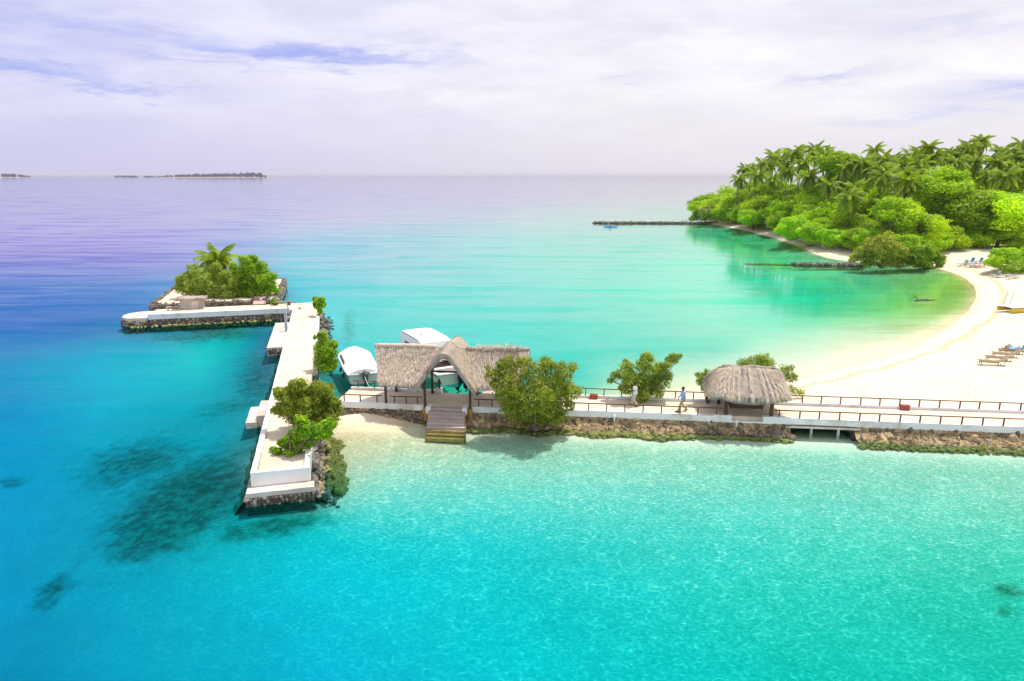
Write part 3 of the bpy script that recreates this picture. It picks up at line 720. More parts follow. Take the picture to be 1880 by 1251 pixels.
# ---- steps into the water
t = empty('steps', wloc(0, 0), WANG, 'wide plank steps from the thatched gate into the water, lowest treads yellow with algae', 'steps')
su = (STAIR[0] + STAIR[1]) / 2; hw = 1.28
nst = 9
sk = .15
for i in range(nst):
    z = 1.0 - .150 * i; v1 = -.02 - .31 * i; cu = su - sk * v1
    mat = M['wood_grey'] if i < 6 else M['wood_wet']
    v0 = v1 - .31
    for k in range(2):
        a = v0 + k * .155
        MB().box(cu - hw + RNG.uniform(-.02, .02), cu + hw + RNG.uniform(-.02, .02), a + .006, a + .149, z - .05, z + RNG.uniform(-.004, .004), .003, .6).build('tread_plank', mat, t)
    MB().box(cu - hw + .02, cu + hw - .02, v0 + .012, v0 + .04, z - .2, z - .052).build('riser', mat, t)
for s in (-1, 1):
    x = su + s * (hw + .02)
    mb = MB(); o = [(x - .03, .0, .86), (x - .03 + sk * 2.8, -2.8, -.48), (x - .03 + sk * 2.8, -2.8, -.9), (x - .03, 0, -.5)]
    mb.v = o + [(p[0] + .06, p[1], p[2]) for p in o]
    mb.f = [(0, 1, 2, 3), (7, 6, 5, 4), (0, 4, 5, 1), (1, 5, 6, 2), (2, 6, 7, 3), (3, 7, 4, 0)]
    mb.build('stringer', M['wood_wet'], t)
mb = MB(); mb.box(su - hw, su + hw, 0.0, .31, .95, 1.005); mb.build('landing', M['slab'], t)
for s, lab in ((-1, 'white block at the head of the steps, left side'), (1, 'white block at the head of the steps, right side')):
    x = su + s * (hw - .02)
    tag(MB().box(x - .16, x + .16, -.42, .30, .62, 1.12, .008, .2).build('block', M['white'], loc=tuple(WO), rot=(0, 0, WANG)), lab, 'block')

for (px, py, lab) in [(1128, 766, 'short white drain pipe on the sea wall below the first walking man'), (1354, 777, 'short white drain pipe on the sea wall below the swing')]:
    u, v = WUV(G(px, py, .8))
    tag(MB().tube([(0, 0, .5), (0, 0, .06), (0, .06, 0), (0, .3, 0)], .055, 10).build('drain_pipe', M['white'], loc=wloc(u, -.13, .45), rot=(0, 0, WANG), smooth=True), lab, 'pipe')
for (px, py, lab) in [(1090, 731, 'red brown box by the back railing behind the big round bush'), (1345, 742, 'red brown box under the thatched hut'), (1664, 750, 'red brown box on the back kerb beside the open beach')]:
    u, v = WUV(G(px, py + 3, 1.1)); b = empty('planter_box', wloc(u, 2.86, 1.021), WANG + RNG.uniform(-.1, .1), lab, 'box', 'red brown boxes along the walkway')
    MB().box(-.27, .27, -.12, .12, 0, .30, .006).build('body', M['brick_red'], b); MB().box(-.29, .29, -.14, .14, .302, .35, .006).build('rim', M['brick_red'], b)

# ---- boarding dock behind the thatched gate
t = empty('boarding_dock', wloc(9.32, 3.24), WANG, 'pinkish plank boarding dock running back from the walkway beside the boat', 'dock')
me = None
for i in range(27):
    if me is None: me = MB().box(0, 1.40, 0, .185, .96, 1.01).mesh('plank', M['wood_pink'])
    link('plank', me, t, (RNG.uniform(-.02, .02), i * .2, RNG.uniform(-.006, .006)))
for x in (.12, 1.18): MB().box(x, x + .1, 0, 5.4, .80, .955).build('beam', M['wood_dark'], t)
for y in (1.6, 3.4, 5.2):
    for x in (.12, 1.2): MB().tube([(x + .04, y, -2), (x + .04, y, .8)], .08, 8).build('pile', M['wood_dark'], t)


# ------------------------------------------------------------------ the jetty and the planted islet
J = dict(loc=tuple(JO), rot=(0, 0, JANG))
tag(MB().box(.52, 2.88, 1.06, 50.9, -2.4, 1.22, .006, 1.2).build('jetty_path', M['path'], **J), kind='structure')
t = empty('jetty', tuple(JO), JANG, 'long narrow jetty with white parapets and a stone foot running out to the planted islet', 'jetty')
MB().box(.02, 3.36, .02, .78, .45, .70, .012, .45).build('end_ledge', M['slab'], t)
for i in range(3):
    pass
MB().box(.22, 3.18, .79, 1.05, .705, 1.48, .008, .5).build('end_wall', M['white'], t)
MB().box(.22, .50, 1.055, 47.6, .60, 1.47, .012, .6).build('left_parapet', M['white'], t)
MB().box(2.90, 3.18, 1.055, 11.5, .60, 1.47, .012, .6).build('right_parapet', M['white'], t)
MB().box(2.90, 3.18, 27.5, 46.5, .60, 1.42, .012, .6).build('right_parapet', M['white'], t)
MB().box(.52, 3.2, 50.92, 51.2, .5, 1.34, .012, .6).build('far_kerb', M['white'], t)
MB().box(-.02, .22, .8, 47.5, -2.2, .62, .03, .5).build('left_base', M['concrete'], t)
# left foot: pale sloping apron below the water
mb = MB(); P = []
for i in range(60):
    v = .5 + i * .8; P.append([(-.03, v, .25), (-.22 + RNG.uniform(-.06, .06), v, -.05 + RNG.uniform(-.04, .04)), (-.50 + RNG.uniform(-.15, .15), v, -.35 + RNG.uniform(-.1, .1)), (-.85 + RNG.uniform(-.3, .3), v, -1.0), (-1.1, v, -2.3)])
mb.grid(P); o = mb.build('rock_apron', M['stone_tan'], t); o['kind'] = 'stuff'
MB().box(.03, 3.35, .05, 1.2, -2.3, .44).build('end_core', M['stone_dark'], t)
MB().box(2.88, 3.22, 1.2, 51, -2.3, .59).build('right_core', M['stone_dark'], t)
n = 0
for z in (-.02, .18, .34):                            # end face, stone by stone
    x = .05
    while x < 3.4:
        stone(t, (x, .0 + RNG.uniform(-.03, .03), z + RNG.uniform(-.03, .03)), RNG.uniform(.10, .16), 'stone_dark' if RNG.random() < .75 else 'grey_stone'); x += RNG.uniform(.17, .26); n += 1
for i in range(225):                                  # right foot
    v = RNG.uniform(.1, 12.5) if i < 170 else RNG.uniform(26, 48); s = RNG.random()
    x = 3.2 + .75 * s ** 1.2; z = .62 - 1.0 * s
    stone(t, (x + RNG.uniform(-.06, .06), v, z), RNG.uniform(.12, .28), RNG.choice(['stone_dark', 'grey_stone', 'grey_stone'] if s < .55 else ['stone_tan', 'algae', 'grey_stone']))
mb = MB()
for i in range(420):
    v = RNG.uniform(.0, 12.5) if i < 230 else RNG.uniform(25, 50); s = RNG.random(); mb.lump((3.25 + 1.25 * s + RNG.uniform(-.1, .1), v, .5 - 1.25 * s), RNG.uniform(.06, .2), .3)
o = mb.build('rubble', M['grey_stone'], t); o['kind'] = 'stuff'
mb = MB()
for i in range(150):
    v = RNG.uniform(1.5, 9.0); s = RNG.random(); mb.lump((3.95 + 1.0 * s, v, -.12 - .5 * s), RNG.uniform(.12, .3), .3)
o = mb.build('algae_growth', M['algae'], t); o['kind'] = 'stuff'
for k, v in enumerate((44.6, 41.4, 38.8, 36.2, 34.0)):
    mb = MB(); mb.lump((0, 0, 0), (.42, .55, .38), .25, ICO2)
    mb.build('boulder', M['stone_dark'], t, loc=(3.75 + .12 * math.sin(k * 2), v, .32))
MB().box(-1.25, -.56, 11.7, 15.0, -2.2, .42, .01, .5).build('lower_landing', M['slab'], t)
MB().box(-.555, .20, 11.9, 15.2, -2.2, .78, .01, .5).build('upper_landing', M['slab'], t)
MB().box(-1.45, .20, 31.2, 42.6, -2.2, .80, .012, .7).build('boat_landing', M['slab'], t)
for i in range(40):
    v = RNG.uniform(31.1, 31.2); stone(t, (RNG.uniform(-1.4, .1), v, RNG.uniform(-.1, .66)), RNG.uniform(.10, .17), 'stone_dark')

p = empty('mast_pole', jloc(-.15, 44.2, .8), JANG, 'tall thin grey mast standing at the corner of jetty and cross pier', 'pole')
MB().tube([(0, 0, 0), (-.05, 0, 2.4), (-.12, 0, 4.6)], [.05, .04, .02], 8).build('mast', M['steel'], p); MB().box(-.16, .16, -.16, .16, 0, .25).build('foot', M['concrete'], p)
p = empty('davit_post', jloc(-.05, 38.0, .8), JANG, 'grey square davit column with a thin leaning rod on the boat landing', 'post')
MB().box(-.13, .13, -.13, .13, 0, 2.0, .004).build('column', M['steel'], p); MB().tube([(.1, -.5, -.2), (.3, -3.2, .5), (.15, 0, 2.05)], .025, 6).build('rod', M['steel'], p)
p = empty('thin_post', jloc(1.0, 47.3, 1.2), JANG, 'slim grey post near the corner of the white parapet', 'post')
MB().tube([(0, 0, 0), (0, 0, 1.5)], .03, 6).build('shaft', M['steel'], p); MB().tube([(0, 0, 1.5), (.0, 0, 1.62)], .06, 6).build('cap', M['steel'], p)
for i, (u, v, lab) in enumerate([(.1, 46.2, 'small rubble block lying left of the parapet end'), (-.1, 44.9, 'grey block on the boat landing by the mast'), (.9, 47.9, 'dark pebble like bollard by the parapet end')]):
    mb = MB(); mb.lump((0, 0, .12), (.24, .2, .16), .2); tag(mb.build('block', M['concrete'], loc=jloc(u, v, .8 if u < .3 else 1.2)), lab, 'block')

# cross pier
tag(MB().box(-15.4, .5, 48.35, 52.6, -2.4, 1.10, .01, .8).build('cross_pier_path', M['path'], **J), kind='structure')
t = empty('cross_pier', tuple(JO), JANG, 'cross pier at the jetty head with white kerb and dark stone face', 'pier')
MB().box(-15.3, -.25, 48.05, 48.34, .78, 1.36, .01, .5).build('kerb', M['white'], t)
MB().box(-15.4, -.3, 48.12, 48.34, -2.4, .775).build('core', M['stone_dark'], t)
poly = [(-15.42, 48.1), (-15.42, 52.4), (-17.0, 52.3), (-18.0, 51.6), (-18.4, 50.4), (-18.2, 49.1), (-17.5, 48.3)]
MB().prism(poly, .68, .98).build('tip_slab', M['slab'], t)
MB().prism([(x * .985 - .2, y) for x, y in poly], -2.4, .675).build('tip_core', M['stone_dark'], t)
MB().box(-16.9, -16.78, 48.4, 52.2, .981, .995).build('joint', M['concrete'], t)
for i in range(298):
    if i < 240: q = (RNG.uniform(-17.6, -.4), 48.06, RNG.uniform(-.15, .68))
    else:
        w = RNG.random(); k = RNG.choice([(0, 1), (6, 0), (5, 6), (4, 5)]); a, b = poly[k[0]], poly[k[1]]
        a, b = ((-17.5, 48.3), (-15.4, 48.1)) if k == (0, 1) else (a, b)
        q = (a[0] * (1 - w) + b[0] * w - .12, a[1] * (1 - w) + b[1] * w, RNG.uniform(-.15, .6))
    stone(t, q, RNG.uniform(.12, .2), RNG.choice(['stone_dark', 'stone_dark', 'grey_stone', 'stone_tan']))
mb = MB()
for i in range(260): mb.lump((RNG.uniform(-17.8, -.2), 47.95 - RNG.uniform(0, .3), RNG.uniform(-.5, .1)), RNG.uniform(.08, .2), .3)
o = mb.build('algae_growth', M['algae'], t); o['kind'] = 'stuff'

# islet: stone ring wall round a bed of sand
t = empty('islet_wall', tuple(JO), JANG, 'ring wall of dark stacked coral stone round the planted islet', 'wall')
I0, I1, K0, K1 = -16.4, -1.9, 53.6, 72.5
tag(MB().box(I0 + .5, I1 - .5, K0 + .5, K1 - .5, -2.3, 1.45, .05, .6).build('islet_sand', M['path'], **J), kind='structure')
for (a, b, c, d) in [(I0, I1, K0, K0 + .55), (I0, I1, K1 - .55, K1), (I0, I0 + .55, K0 + .555, K1 - .555), (I1 - .55, I1, K0 + .555, K1 - .555)]:
    MB().box(a, b, c, d, -2.3, 1.5, .04, .4).build('wall_core', M['stone_dark'], t)
for i in range(298):
    if i < 150: q = (RNG.uniform(I0, I1), K0 + RNG.uniform(-.05, .02), RNG.uniform(-.1, 1.45))
    elif i < 200: q = (RNG.uniform(I0, I1), K0 + RNG.uniform(.0, .5), 1.5)
    elif i < 250: q = (I0 + RNG.uniform(-.05, .5), RNG.uniform(K0, K1), RNG.choice([1.5, 1.5, 1.0]))
    else: q = (I1 + RNG.uniform(-.5, .05), RNG.uniform(K0, K1), RNG.choice([1.5, 1.1, .6]))
    stone(t, q, RNG.uniform(.17, .30), RNG.choice(['stone_dark', 'stone_dark', 'grey_stone']))
mb = MB()
for i in range(700):
    q = (RNG.uniform(I0, I1), K0 - .03, RNG.uniform(-.3, 1.5)) if i < 420 else ((I0, RNG.uniform(K0, K1), RNG.uniform(0, 1.5)) if i < 560 else (I1, RNG.uniform(K0, K1), RNG.uniform(0, 1.5)))
    mb.lump(q, RNG.uniform(.09, .2), .3)
o = mb.build('rubble', M['grey_stone'], t); o['kind'] = 'stuff'

s = empty('store_hut', jloc(-11.2, 52.3, 1.1), JANG, 'small grey store hut with flat thatched top below the islet wall', 'hut')
MB().box(-1.4, 1.1, -.75, .75, 0, 1.05, .01).build('walls', M['concrete'], s); MB().box(-1.95, 1.45, -1.0, 1.0, 1.055, 1.35, .05, .3).build('roof', M['thatch'], s)
MB().box(-.1, .55, -.765, -.752, .02, .95).build('door', M['slab'], s)
s = empty('garden_bench', jloc(-13.3, 51.4, 1.1), JANG, 'grey weathered bench left of the store hut', 'bench')
MB().box(-.8, .8, -.2, .2, .40, .45).build('seat', M['wood_grey'], s)
for x in (-.65, .6): MB().box(x, x + .08, -.18, .18, 0, .398).build('leg', M['wood_grey'], s)
b = empty('footbridge', jloc(-3.95, 52.4, 1.1), JANG, 'short pinkish plank ramp with dark rails leading up to the islet', 'ramp')
me = MB().box(-.75, .75, 0, .28, -.03, .03).mesh('plank', M['wood_pink'])
for i in range(9): link('plank', me, b, (0, i * .30, .12 + i * .055), (math.radians(10), 0, 0))
for x in (-.8, .8):
    MB().tube([(x, 0, .75), (x, 2.7, 1.3)], .05, 6).build('handrail', M['wood_dark'], b)
    for y in (.05, 1.35, 2.65): MB().box(x - .05, x + .05, y - .05, y + .05, 0, .75 + y * .2).build('post', M['wood_dark'], b)
b = empty('timber_beam', jloc(-1.2, 51.6, 1.1), JANG, 'pale timber beam lying by the jetty corner below the islet', 'beam')
MB().box(-1.1, 1.3, -.1, .1, .35, .5).build('log', M['drift'], b); MB().box(-.9, -.75, -.12, .12, 0, .349).build('support', M['wood_red'], b); MB().box(.5, .9, -.2, .2, 0, .349).build('support', M['wood_red'], b)


# ------------------------------------------------------------------ thatch
def strands(P, normals, down, n, ln, wd, lift, mat, name, parent, seed, edge=None):
    """n loose palm strips laid on the points P (array of patches) along direction down"""
    r = np.random.default_rng(seed); k = r.integers(0, len(P), n)
    c = P[k] + r.normal(0, .05, (n, 3)); d = down[k] + r.normal(0, .16, (n, 3)); nn = normals[k]
    d /= np.linalg.norm(d, axis=1)[:, None]; side = np.cross(d, nn); side /= np.maximum(np.linalg.norm(side, axis=1)[:, None], 1e-6)
    L = ln * r.uniform(.5, 1.3, (n, 1)); w = wd * r.uniform(.6, 1.4, (n, 1)); lf = lift * r.uniform(.1, 1.2, (n, 1))
    a = c + nn * .015; b = c + d * L + nn * lf
    V = np.stack([a - side * w, a + side * w, b + side * w * .5, b - side * w * .5], 1)
    o = link(name, quads_mesh(name, V, mat), parent); o['kind'] = 'stuff'
    return o


def mat_strand():
    m = bpy.data.materials.new('thatch_strand'); m.use_nodes = True; T = NT(m.node_tree)
    isl = T.n('ShaderNodeNewGeometry').outputs['Random Per Island']
    nz = T.noise(T.n('ShaderNodeTexCoord').outputs['Object'], .9, 4, .65)
    c = T.mix(isl, (.42, .35, .28), (.84, .73, .60)); c = T.mix(T.ramp(nz, .42, .68, 0, .8), c, (.70, .58, .42))
    b = T.n('ShaderNodeBsdfPrincipled'); T.l(c, b.inputs['Base Color']); b.inputs['Roughness'].default_value = .9; b.inputs['Specular IOR Level'].default_value = .1
    o = T.n('ShaderNodeOutputMaterial'); T.l(b.outputs[0], o.inputs[0]); return m


M['strand'] = mat_strand()
M['ridge'] = mat_basic('pale_ridge_thatch', (.74, .60, .48), (.60, .47, .37), 3, .95, .6, 16)

# boat house: long thatched roof with a cross gable over the steps
BH = empty('boat_house', tuple(WO), WANG, 'open boat house with long thatched roof and arched gable over the steps', 'boat house')
GU = 7.42; RV = 1.45
def gable_z(w, v):
    """outer skin of the cross gable at distance w from its middle"""
    ks = [(0, 5.08), (.25, 5.02), (.55, 4.70), (.95, 4.16), (1.4, 3.52), (1.8, 2.96), (2.15, 2.52)]
    ws, zs = zip(*ks); z = float(np.interp(abs(w), ws, zs))
    return z + .22 * math.exp(-((v - 1.4) / 1.3) ** 2) - .05 * max(0, -v)
def roof_z(u, v):
    a = abs(v - RV) / 1.95; sag = .06 * math.sin((u - 2) * .6)
    z = 4.82 - 2.05 * a - .12 * math.sin(min(a, 1) * math.pi) + sag * (1 - a)
    return z
Pn, Nn, Dn = [], [], []
def roof_sheet(front, thick):
    mb = MB(); nu, nv = 76, 14; P = []; keep = []
    for i in range(nu + 1):
        row = []
        for k in range(nv + 1):
            a = k / nv
            e0 = 2.05 + .75 * a; e1 = 12.95 - .78 * a                # ridge longer than the eaves
            u = e0 + (e1 - e0) * i / nu; v = RV + (-1 if front else 1) * 1.95 * a
            row.append((u + RNG.uniform(-.02, .02), v, roof_z(u, v) - thick + RNG.uniform(-.035, .035) - (RNG.uniform(0, .10) if k == nv and thick == 0 else 0)))
        P.append(row)
    o = len(mb.v)
    for r in P: mb.v.extend(r)
    for i in range(nu):
        for k in range(nv):
            ids = [(i, k), (i, k + 1), (i + 1, k + 1), (i + 1, k)]
            pts = [P[a][b] for a, b in ids]; cx = sum(p[0] for p in pts) / 4; cv = sum(p[1] for p in pts) / 4; cz = sum(p[2] for p in pts) / 4
            if abs(cx - GU) < 2.0 and cz < gable_z(cx - GU, cv) - .25: continue
            f = tuple(a * (nv + 1) + b for a, b in ids); mb.f.append(f if front else f[::-1])
            if thick == 0 and front or thick == 0:
                Pn.append((cx, cv, cz)); s = -1 if front else 1
                Nn.append((0, s * .72, .69)); Dn.append((0, s * .69, -.72))
    return mb
top = MB(); 
for fr_ in (True, False): top_ = roof_sheet(fr_, 0.0); top.add(top_.v, top_.f)
top.build('roof_skin', M['thatch'], BH)
und = MB()
for fr_ in (True, False): u_ = roof_sheet(fr_, .24); und.add(u_.v, [f[::-1] for f in u_.f])
und.build('roof_lining', M['thatch'], BH)
mb = MB()                                              # thick eaves and verges
for s in (-1, 1):
    v = RV + s * 1.95
    for i in range(50):
        u = 2.8 + (12.17 - 2.8) * i / 49
        if abs(u - GU) < 2.05: continue
        z = roof_z(u, v); mb.box(u - .1, u + .1, v - .03, v + .05, z - .28 + RNG.uniform(-.09, .03), z + RNG.uniform(-.02, .03), .02)
    for e in (0, 1):
        P = []
        for k in range(9):
            a = k / 8; u = 2.05 + .75 * a if e == 0 else 12.95 - .78 * a; v_ = RV + s * 1.95 * a; z = roof_z(u, v_)
            P.append([(u, v_, z + .02), (u + (.06 if e == 0 else -.06), v_, z - .26)])
        mb.grid(P)
mb.build('roof_edge', M['thatch'], BH)['kind'] = 'stuff'
MB().tube([(2.0 + i * .55, RV + RNG.uniform(-.03, .03), roof_z(2 + i * .55, RV) + .03) for i in range(9)], [.15] * 9, 8).build('ridge_roll', M['ridge'], BH, smooth=True)
MB().tube([(8.5 + i * .55, RV + RNG.uniform(-.03, .03), roof_z(8.5 + i * .55, RV) + .03) for i in range(9)], [.14] * 9, 8).build('ridge_roll', M['thatch'], BH, smooth=True)
# gable skin
ws = np.linspace(-2.12, 2.12, 29)
def gable_sheet(off, flip):
    mb = MB(); P = []
    for i, w in enumerate(ws):
        row = []
        for k in range(17):
            v = -1.0 + 4.9 * k / 16; row.append((GU + w * (1 - off * .10), v + (off * .12 if k == 0 else 0), gable_z(w, v) - off + RNG.uniform(-.03, .03)))
        P.append(row)
    nv = 17
    for r in P: mb.v.extend(r)
    for i in range(len(ws) - 1):
        for k in range(16):
            cx = (ws[i] + ws[i + 1]) / 2; cv = -1.0 + 4.9 * (k + .5) / 16; z = gable_z(cx, cv)
            if abs(cx) > .6 and z < roof_z(GU + cx, cv) - .12 and -.5 < cv < 3.4: continue
            f = (i * nv + k, (i + 1) * nv + k, (i + 1) * nv + k + 1, i * nv + k + 1); mb.f.append(f[::-1] if flip else f)
            if off == 0:
                sx = 1 if cx > 0 else -1; Pn.append((GU + cx, cv, z)); Nn.append((sx * .75, 0, .66)); Dn.append((sx * .66, -.1, -.75))
    return mb
gable_sheet(0, False).build('gable_skin', M['thatch'], BH)
gable_sheet(.30, True).build('gable_lining', M['thatch'], BH)
mb = MB()
for v in (-1.0, 3.9):
    P = []
    for w in ws: P.append([(GU + w, v - .03 * (1 if v < 0 else -1), gable_z(w, v) + .02), (GU + w * .985, v + (-.07 if v < 0 else .07), gable_z(w, v) - .16), (GU + w * .97, v, gable_z(w, v) - .34)])
    mb.grid(P)
mb.build('gable_rim', M['thatch'], BH)
Pn, Nn, Dn = np.array(Pn), np.array(Nn), np.array(Dn)
strands(Pn, Nn, Dn, 26000, .30, .011, .045, M['strand'], 'thatch_strands', BH, 3)
# ragged ridge right of the gable
r = np.random.default_rng(5); n = 420; x = r.uniform(9.2, 12.3, n); sg = r.choice([-1, 1], n)
P0 = np.stack([x, np.full(n, RV) + sg * .08, [roof_z(a, RV) + .04 for a in x]], 1); D0 = np.stack([r.normal(0, .35, n), sg * -.5, r.uniform(-.2, .75, n)], 1)
strands(P0, np.tile([[0, -.5, .85]], (n, 1)), D0, 420, .42, .02, .05, M['strand'], 'ragged_ridge', BH, 6)
for (u, v, lab) in [(3.05, .1, 0), (5.86, -.10, 1), (9.0, -.10, 1), (11.95, .1, 0), (3.0, 2.85, 0), (5.7, 2.85, 0), (9.0, 2.85, 0), (11.9, 2.85, 0)]:
    zt_ = min(gable_z(u - GU, v) - .25, 3.2) if abs(u - GU) < 1.9 else roof_z(u, v) - .2
    MB().box(u - .075, u + .075, v - .075, v + .075, 1.0 if not lab else .95, max(zt_, 2.75), .004).build('post', M['wood_dark'], BH)
    if lab: MB().box(u - .13, u + .13, v - .13, v + .10, -.35, .96, .012, .3).build('rusty_base', M['rust'], BH)
for v in (.1, 2.85): MB().box(2.7, 12.2, v - .05, v + .05, 2.62, 2.74).build('tie_beam', M['wood_dark'], BH) if v > 1 else None
MB().box(2.7, 5.5, .05, .15, 2.62, 2.74).build('tie_beam', M['wood_dark'], BH); MB().box(9.35, 12.2, .05, .15, 2.62, 2.74).build('tie_beam', M['wood_dark'], BH)
MB().box(6.5, 8.35, 2.8, 2.9, 3.42, 3.52).build('collar_beam', M['wood_dark'], BH)
for u, lab in ((6.15, 'carved dark bollard on a white block left of the boat opening'), (8.55, 'carved dark bollard on a white block right of the boat opening')):
    b = empty('bollard', wloc(u, 3.1, 1.02), WANG, lab, 'bollard', 'pair of carved bollards at the boat opening')
    MB().box(-.2, .2, -.2, .2, 0, .34, .01).build('white_base', M['white'], b)
    MB().tube([(0, 0, .34), (0, 0, .6), (.02, 0, .75), (0, 0, .9), (0, 0, 1.05)], [.10, .09, .14, .09, .03], 8).build('carved_top', M['wood_red'], b)
    MB().tube([(-.18, 0, .70), (.2, 0, .62)], [.05, .04], 6).build('cross_arm', M['drift'], b)

# hut with hipped thatch and a swing bench
HU = (26.0 + 28.88) / 2
HT = empty('thatched_hut', wloc(HU, 1.45), WANG, 'small open hut with shaggy hipped thatch over the swing bench', 'hut')
def hut_pt(t, a):
    """t runs round the plan, a from ridge 0 to eave 1"""
    c, s = math.cos(t), math.sin(t)
    cx = math.copysign(abs(c) ** .55, c); sx = math.copysign(abs(s) ** .6, s)
    x = (1.75 * (1 - a) + 2.62 * a ** .9) * cx if a > 0 else 1.75 * cx; y = (.10 * (1 - a) + 1.95 * a) * sx
    z = 4.12 - 1.42 * a ** 1.08 + .10 * math.sin(5 * t) * a + .05 * math.sin(3 * t + 1) * (1 - a) - .10 * (cx ** 4) * (1 - a)
    return x, y, z
mb = MB(); P = []; Hp, Hn, Hd = [], [], []
for i in range(49):
    t_ = 2 * math.pi * i / 48; row = []
    for k in range(13):
        x, y, z = hut_pt(t_, k / 12); row.append((x + RNG.uniform(-.025, .025) * (i not in (0, 48)), y, z + RNG.uniform(-.04, .04) * (i not in (0, 48))))
        if 0 < k < 13:
            x1, y1, z1 = hut_pt(t_, k / 12 - .05); d = Vector((x - x1, y - y1, z - z1)).normalized(); tg = Vector((-math.sin(t_) * 2.8, math.cos(t_) * 2, 0)); nrm = tg.cross(d).normalized()
            if nrm.z < 0: nrm = -nrm
            Hp.append((x, y, z)); Hn.append(tuple(nrm)); Hd.append(tuple(d))
    P.append(row)
mb.grid(P)
mb.build('roof_skin', M['thatch'], HT)
mb = MB(); P = [[(lambda q: (q[0] * .97, q[1] * .97, q[2] - .22 - .05 * k))(hut_pt(2 * math.pi * i / 48, k / 6)) for k in range(7)] for i in range(49)]
mb.grid([r[::-1] for r in P]); mb.build('roof_lining', M['thatch'], HT)
Hp, Hn, Hd = np.array(Hp), np.array(Hn), np.array(Hd)
strands(Hp, Hn, Hd, 18000, .34, .011, .05, M['strand'], 'thatch_strands', HT, 11)
ed = np.array([hut_pt(2 * math.pi * i / 200, 1.0) for i in range(200)])
strands(ed, np.tile([[0, -.7, .3]], (200, 1)), np.tile([[0, 0, -1.0]], (200, 1)), 4200, .32, .011, .03, M['strand'], 'eave_fringe', HT, 12)
MB().tube([(-1.65 + i * .33, RNG.uniform(-.03, .03), 4.08 + .05 * math.sin(i * 1.3)) for i in range(11)], [.13] * 11, 8).build('ridge_roll', M['thatch'], HT, smooth=True)
for x in (-1.44, 1.44):
    for y in (-1.25, 1.35): MB().box(x - .10, x + .10, y - .10, y + .10, 1.0, 2.75, .006).build('post', M['wood_dark'], HT)
for y in (-1.25, 1.35): MB().box(-1.9, 1.9, y - .07, y + .07, 2.752, 2.88).build('beam', M['wood_dark'], HT)
MB().box(-.06, .06, -1.5, 1.6, 2.884, 3.0).build('cross_beam', M['wood_dark'], HT)
sw = empty('swing_bench', wloc(27.43, .78, 1.02), WANG, 'dark wooden swing bench hanging under the thatched hut', 'bench')
me = MB().box(-.95, .95, -.045, .045, .42, .45).mesh('seat_slat', M['wood_dark'])
for i in range(5): link('seat_slat', me, sw, (0, -.05 + i * .1, 0))
me = MB().box(-.95, .95, -.012, .012, -.04, .04).mesh('back_slat', M['wood_dark'])
for i in range(4): link('back_slat', me, sw, (0, -.16 - i * .025, .50 + i * .1))
for x in (-.98, .98):
    MB().box(x - .03, x + .03, -.22, .45, .36, .418).build('side_frame', M['wood_dark'], sw)
    MB().tube([(x, -.12, .4), (x * 1.02, -.3, .86)], .035, 6).build('arm_post', M['wood_dark'], sw)
    MB().tube([(x, .42, .4), (x * 1.04, .46, .62), (x, -.28, .74)], .03, 6).build('arm_rest', M['wood_dark'], sw)
    for y in (-.24, .44): MB().tube([(x, y, .42), (x * .98, .08, 2.05)], .013, 5).build('chain', M['steel'], sw)


# ------------------------------------------------------------------ boats
def hull_pts(L, B, Hh, draft, n=22, pw=2.6):
    P = []
    for i in range(n + 1):
        t = i / n; y = L * t; b = B / 2 * (1 - max(0, (t - .25) / .75) ** pw) ** .75 * (.94 + .06 * min(1, t * 4)); b = max(b, .015)
        g = Hh * (.80 + .42 * t * t); k = -draft * (1 - max(0, (t - .6) / .4) ** 2) + (Hh * .9) * max(0, (t - .8) / .2) ** 3
        ch = .10 * Hh + .35 * Hh * t ** 3
        P.append([(-b, y, g), (-b * .97, y, g * .8), (-b * .90, y, max(ch, k + .02)), (-b * .45, y, (ch + k) / 2 - .02), (0, y, k), (b * .45, y, (ch + k) / 2 - .02), (b * .90, y, max(ch, k + .02)), (b * .97, y, g * .8), (b, y, g)])
    return P


def outboard(parent, x, tilt, mat, s=1.0):
    o = empty('outboard_motor', (x, -.12, .62), 0); o.parent = parent; o.rotation_euler = (tilt, 0, 0); o.scale = (s, s, s)
    mb = MB(); P = []
    for (z, w, d) in [(-.12, .16, .20), (.0, .21, .30), (.25, .22, .33), (.42, .19, .28), (.50, .10, .16)]:
        P.append([(w * math.cos(a) * (1 if abs(math.cos(a)) < .8 else .95), -.18 + d * math.sin(a), z) for a in np.linspace(0, 2 * math.pi, 17)])
    mb.grid(P); mb.f.append(tuple(4 * 17 + i for i in range(16))); mb.build('cowl', mat, o, smooth=True)
    MB().box(-.08, .08, -.34, -.10, -.95, -.10, .004).build('leg', mat, o); MB().tube([(0, -.12, -.82), (0, -.48, -.82)], [.09, .05], 8).build('gearcase', mat, o)
    mb = MB()
    for k in range(3):
        a = k * 2.094; mb.tube([(0, -.5, -.82), (.14 * math.cos(a), -.52, -.82 + .14 * math.sin(a))], [.03, .05], 5)
    mb.build('propeller', M['steel'], o)
    return o


